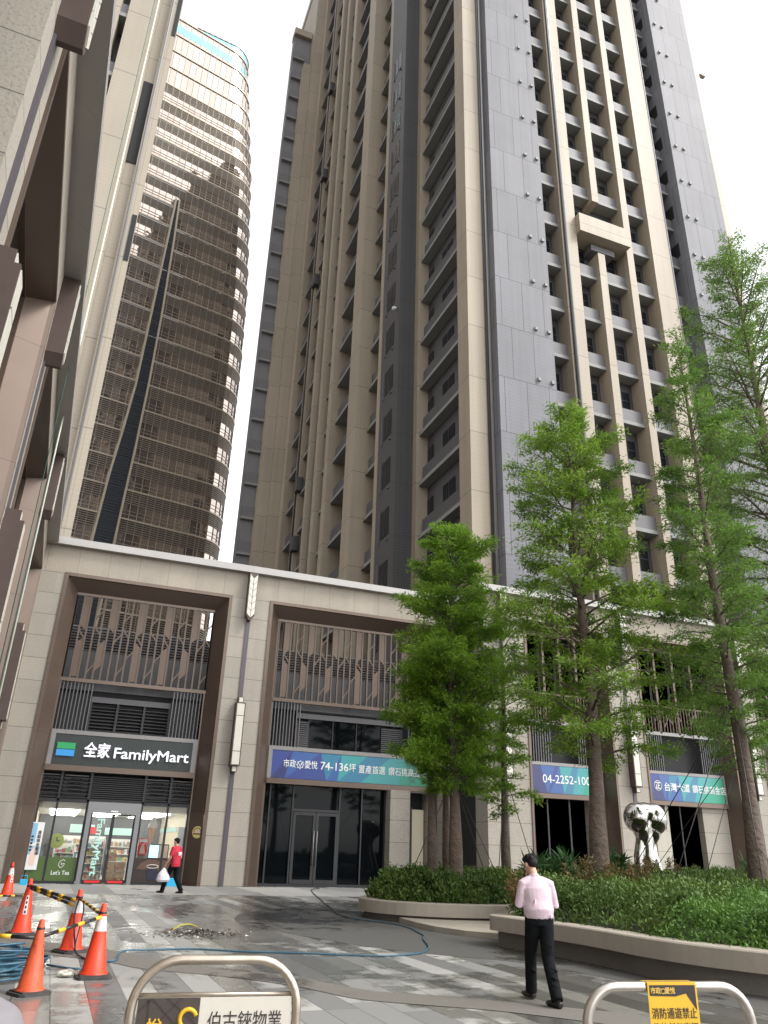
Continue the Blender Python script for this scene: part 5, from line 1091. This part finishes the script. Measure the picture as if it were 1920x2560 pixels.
# ------------------------------------------------------------------ people
def hand(g, wr, d, palm_n, size=1., curl=.6, thumb=1):
    """palm, four unequal bent fingers and a thumb leaving the side of the palm"""
    d = Vector(d).normalized(); n = Vector(palm_n); n = (n-d*n.dot(d)).normalized(); sd = d.cross(n)*thumb; w = Vector(wr)
    k = w+d*.085*size; g.tube([w, w+d*.03*size, k], [(.026*size,.018*size),(.036*size,.015*size),(.040*size,.013*size)], 'skin', 10, ref=sd)
    for i, ln in enumerate((.062, .074, .068, .052)):
        o = (1.5-i)*.020*size; b = k+sd*o-d*.006*size; ln *= size
        a1, a2, a3 = curl*.5, curl*1.2, curl*1.7; p = [b]
        for a, f in ((a1,.45),(a2,.32),(a3,.23)): p.append(p[-1]+(d*_m.cos(a)+n*_m.sin(a))*ln*f)
        g.tube(p, [.0095*size,.0092*size,.0085*size,.007*size], 'skin', 7)
    b = w+d*.03*size+sd*.03*size; g.tube([b, b+(sd*.7+d*.7)*.030*size, b+(sd*.5+d*.9+n*.4)*.058*size], [.012*size,.011*size,.008*size], 'skin', 7)
def person(label, loc, rz, J, cl, s=1.0, shoe='shoe_black', tuck=True, sleeve='long', head_turn=0., nod=0.):
    t = thing('person', label, 'person', loc, rz); V = Vector
    S = lambda p: V(p)*s
    b = MB(); pe, ch, nk, hd = (S(J[k]) for k in ('pelvis','chest','neck','head'))
    rr = lambda *q: [tuple(x*s for x in e) if isinstance(e, tuple) else e*s for e in q]
    b.tube([pe-V((0,0,.08*s)), pe, pe.lerp(ch,.45), ch, ch.lerp(nk,.6), nk], rr((.13,.09),(.15,.10),(.13,.09),(.155,.10),(.09,.065),(.053,.053)), 'skin', 18, ref=(1,0,0))
    hx = V((_m.sin(-head_turn)*.02, .0, 0)); b.tube([nk-V((0,0,.02)), nk.lerp(hd,.6), hd], rr(.056,.053,.05), 'skin', 12)
    # head: skull, jaw, nose, ears; turned and nodded about its own centre
    Rm = Matrix.Rotation(head_turn, 3, 'Z') @ Matrix.Rotation(-nod, 3, 'X')
    def hp(p): return hd+(Rm @ V(p))*s
    def blob(mb, c, r, m):
        q = MB(); q.ellipsoid((0,0,0), r, m, 16, 12); mb.add([hp((c[0]+v[0], c[1]+v[1], c[2]+v[2])) for v in q.v], q.f, m, True)
    blob(b, (0,-.008,.028), (.073,.092,.085), 'skin'); blob(b, (0,.022,-.035), (.056,.064,.075), 'skin'); blob(b, (0,.035,-.088), (.028,.028,.02), 'skin')
    blob(b, (0,.094,-.018), (.012,.02,.022), 'skin'); blob(b, (0,.078,.018), (.05,.016,.012), 'skin'); blob(b, (0,.083,-.058), (.024,.01,.009), 'skin')
    for e in (-1, 1): blob(b, (e*.077,.002,-.004), (.010,.019,.030), 'skin')
    for e, k in ((-1,'L'), (1,'R')):
        sh, el, wr = S(J['sh'+k]), S(J['el'+k]), S(J['wr'+k]); b.tube([sh, sh.lerp(el,.5), el, el.lerp(wr,.4), wr], rr(.048,.044,.037,.036,.025), 'skin', 12)
        hand(b, wr, J.get('hd'+k, tuple(wr-el)), J.get('pn'+k, (-e,0,0)), s, J.get('curl', .7), e)
        hi, kn, an = S(J['hip'+k]), S(J['kn'+k]), S(J['an'+k]); b.tube([hi, hi.lerp(kn,.5), kn, kn.lerp(an,.35), an], rr(.078,.066,.05,.048,.036), 'skin', 12)
    link('body', remesh(b, .0085*s, 2, 'skin', 'body'), t)
    h = MB(); blob(h, (0,-.018,.045), (.079,.096,.078), 'hair'); blob(h, (0,-.045,.012), (.074,.066,.07), 'hair'); blob(h, (0,.03,.085), (.064,.065,.042), 'hair')
    rg = random.Random(len(label))
    for k in range(60): a = rg.uniform(0,6.28); e_ = rg.uniform(.15,1.45); c_ = _m.cos(e_); blob(h, (.078*c_*_m.cos(a), -.016+.096*c_*_m.sin(a)*(1 if _m.sin(a) < 0 else .9), .045+.082*_m.sin(e_)), (.010,.016,.013), 'hair')
    link('hair', remesh(h, .006*s, 1, 'hair', 'hair'), t)
    e = MB()
    for k in (-1, 1): blob(e, (k*.030,.083,.004), (.011,.008,.007), 'hair')
    e.build('eyes', t)
    # shirt
    q = MB(); top = nk-V((0,0,.03*s)); hem = pe+V(J.get('hem', (0,0,-.02)))*s; low = hem+V((0,0,.09*s))
    q.tube([hem, low, pe.lerp(ch,.5), ch, ch.lerp(top,.60), ch.lerp(top,.86), top], rr(J.get('hemr', (.168,.122)), (.196,.150),(.184,.140),(.198,.138),(.150,.105),(.105,.085),(.066,.062)), cl['shirt'], 22, ref=(1,0,0))
    q.tube([top-V((0,0,.04*s)), top, top+V((0,.006,.034))*s], rr(.078,.070,.064), cl['shirt'], 14)
    for k in ('L','R'):
        sh, el, wr = S(J['sh'+k]), S(J['el'+k]), S(J['wr'+k]); q.tube([top-V((0,0,.030*s)), top.lerp(sh,.5)-V((0,0,.012*s)), sh-V((0,0,.004*s))], rr(.062,.066,.064), cl['shirt'], 12)
        if sleeve == 'long': q.tube([sh.lerp(ch,.35)+V((0,0,.02*s)), sh, sh.lerp(el,.5), el, el.lerp(wr,.5), el.lerp(wr,.93)], rr(.070,.066,.060,.055,.050,.042), cl['shirt'], 14)
        else: q.tube([sh.lerp(ch,.35)+V((0,0,.02*s)), sh, sh.lerp(el,.45), sh.lerp(el,.80)], rr(.068,.070,.068,.068), cl['shirt'], 14)
    # folds: narrow ridges blended in by the remesh
    rg = random.Random(3)
    for k in range(14):
        a = rg.uniform(0, 6.28); zz = rg.uniform(-.02, .22); p = pe+V((.186*_m.cos(a), .142*_m.sin(a)+.03*zz, zz))*s; u = V((-_m.sin(a)*.04, _m.cos(a)*.03, rg.choice((-1,1))*rg.uniform(.04,.09)))*s; q.tube([p-u, p, p+u], rr(.003,.008,.003), cl['shirt'], 6)
    shm = link('shirt', remesh(q, .010*s, 3, cl['shirt'], 'shirt'), t)
    # trousers
    q = MB(); q.tube([pe-V((0,0,.09*s)), pe-V((0,0,.0)), pe+V((0,0,.045*s))], rr((.15,.115),(.168,.120),(.160,.112)), cl['trousers'], 20, ref=(1,0,0))
    for k in ('L','R'):
        hi, kn, an = S(J['hip'+k]), S(J['kn'+k]), S(J['an'+k]); q.tube([hi+V((0,0,.03*s)), hi.lerp(kn,.35), kn, kn.lerp(an,.5), an+V((0,-.012,-.01))*s], rr((.098,.110),(.092,.098),(.076,.080),(.072,.076),(.070,.078)), cl['trousers'], 16, ref=(1,0,0))
        mid = kn; 
        for j in range(5): f = rg.uniform(.15,.95); p = hi.lerp(an, f); q.tube([p+V((-.06,-.03,.02))*s, p+V((0,-.065,-.01))*s, p+V((.06,-.03,-.03))*s], rr(.006,.014,.006), cl['trousers'], 6)
    link('trousers', remesh(q, .011*s, 3, cl['trousers'], 'trousers'), t)
    for k in ('L','R'):
        an = S(J['an'+k]); f = V(J.get('ft'+k, (0,1,0))).normalized(); sd = V((f.y,-f.x,0)).normalized(); g = MB(); base = V((an.x, an.y, an.z-.075*s)); 
        g.tube([base-f*.075*s+V((0,0,.03*s)), base-f*.03*s+V((0,0,.040*s)), base+f*.06*s+V((0,0,.036*s)), base+f*.13*s+V((0,0,.028*s)), base+f*.20*s+V((0,0,.024*s))], rr((.034,.032),(.043,.046),(.047,.042),(.052,.034),(.030,.024)), shoe, 14, ref=sd)
        g.tube([base+V((0,0,.03*s)), base+V((0,0,.085*s))], rr(.040,.040), shoe, 12)
        link('shoe', remesh(g, .009*s, 2, shoe, 'shoe'), t)
    return t, shm
J1 = dict(pelvis=(0,0,.92), chest=(-.01,.05,1.24), neck=(-.02,.07,1.41), head=(-.045,.125,1.525), shL=(-.180,.045,1.30), shR=(.170,.045,1.30),
    elL=(-.245,.035,1.06), elR=(.235,.05,1.06), wrL=(-.15,.27,1.10), wrR=(.13,.27,1.08), hdL=(.6,.7,.25), hdR=(-.6,.7,.25), pnL=(.3,-.3,1), pnR=(-.3,-.3,1),
    hipL=(-.085,0,.88), hipR=(.085,0,.88), knL=(-.07,.19,.50), knR=(.065,-.07,.48), anL=(-.05,.30,.085), anR=(.055,-.36,.085), ftL=(-.25,1,0.02), ftR=(-.3,1,0), hem=(0,0,-.01))
man, _ = person('man in a pale pink shirt and black trousers walking away past the planter', (5.80, 9.25, 0), R(-14), J1, dict(shirt='shirt_pink', trousers='trousers_black'), s=.985, head_turn=R(28), nod=R(22))
J2 = dict(pelvis=(0,0,.93), chest=(0,.02,1.26), neck=(0,.03,1.44), head=(.01,.06,1.565), shL=(-.19,.02,1.37), shR=(.185,.02,1.37),
    elL=(-.25,.05,1.08), elR=(.27,-.01,1.09), wrL=(-.24,.20,.88), wrR=(.25,.20,1.10), hdL=(0,.35,-.9), pnL=(1,0,0), hdR=(-.2,.9,.3), pnR=(-1,0,0), curl=1.0,
    hipL=(-.09,0,.89), hipR=(.09,0,.89), knL=(-.10,.22,.50), knR=(.09,-.02,.48), anL=(-.09,.34,.085), anR=(.10,-.28,.085), hem=(0,0,-.13), hemr=(.19,.14))
man2, sh2 = person('man in a red polo shirt and dark trousers carrying a white bag past the shop', (4.38, 31.5, 0), R(48), J2, dict(shirt='shirt_red', trousers='trousers_black'), s=1.09, sleeve='short', head_turn=R(8), nod=R(4))
bk = MB().box(-.10,.10,-.155,-.150,1.30,1.37,'white_paper').box(-.10,.10,-.155,-.150,1.26,1.285,'white_paper').build('back_print', sh2)
hnd = man2.matrix_basis @ Vector((-.262,.27,.84)); g = MB(); rng = np.random.default_rng(2)
g.tube([(0,0,.0),(0,0,-.10),(0,0,-.22),(0,0,-.40),(0,0,-.47)], [(.03,.02),(.12,.07),(.22,.13),(.27,.15),(.2,.1)], 'bag_plastic', 14)
for k in range(16): a = rng.uniform(0,6.28); z = -rng.uniform(.08,.45); q = .21*(-z/.45)**.6; g.tube([(q*_m.cos(a), .6*q*_m.sin(a), z+.07), (1.18*q*_m.cos(a+.15), .7*q*_m.sin(a+.15), z), (q*_m.cos(a+.3), .6*q*_m.sin(a+.3), z-.07)], [.004,.018,.004], 'bag_plastic', 6)
o = link('carrier_bag', remesh(g, .013, 2, 'bag_plastic', 'carrier_bag'), None, tuple(hnd)); o.rotation_euler = (0, 0, R(20)); tag(o, 'white plastic carrier bag hanging from the hand of the man in red', 'bag')
J3 = dict(J1); J3.update(head=(0,.06,1.56), neck=(0,.03,1.43), wrL=(-.27,.12,.86), wrR=(.27,.12,.86), elL=(-.26,-.01,1.09), elR=(.26,-.01,1.09), hdL=(0,.2,-1), hdR=(0,.2,-1), pnL=(1,0,0), pnR=(-1,0,0), knL=(-.09,.01,.48), knR=(.09,.01,.48), anL=(-.09,0,.085), anR=(.09,0,.085), hem=(0,0,-.12), hemr=(.185,.135))
person("person in a grey shirt cut off by the left edge, only a shoulder showing", (-.215, 1.2, .06), R(0), J3, dict(shirt='shirt_grey', trousers='trousers_black'), s=1.0)
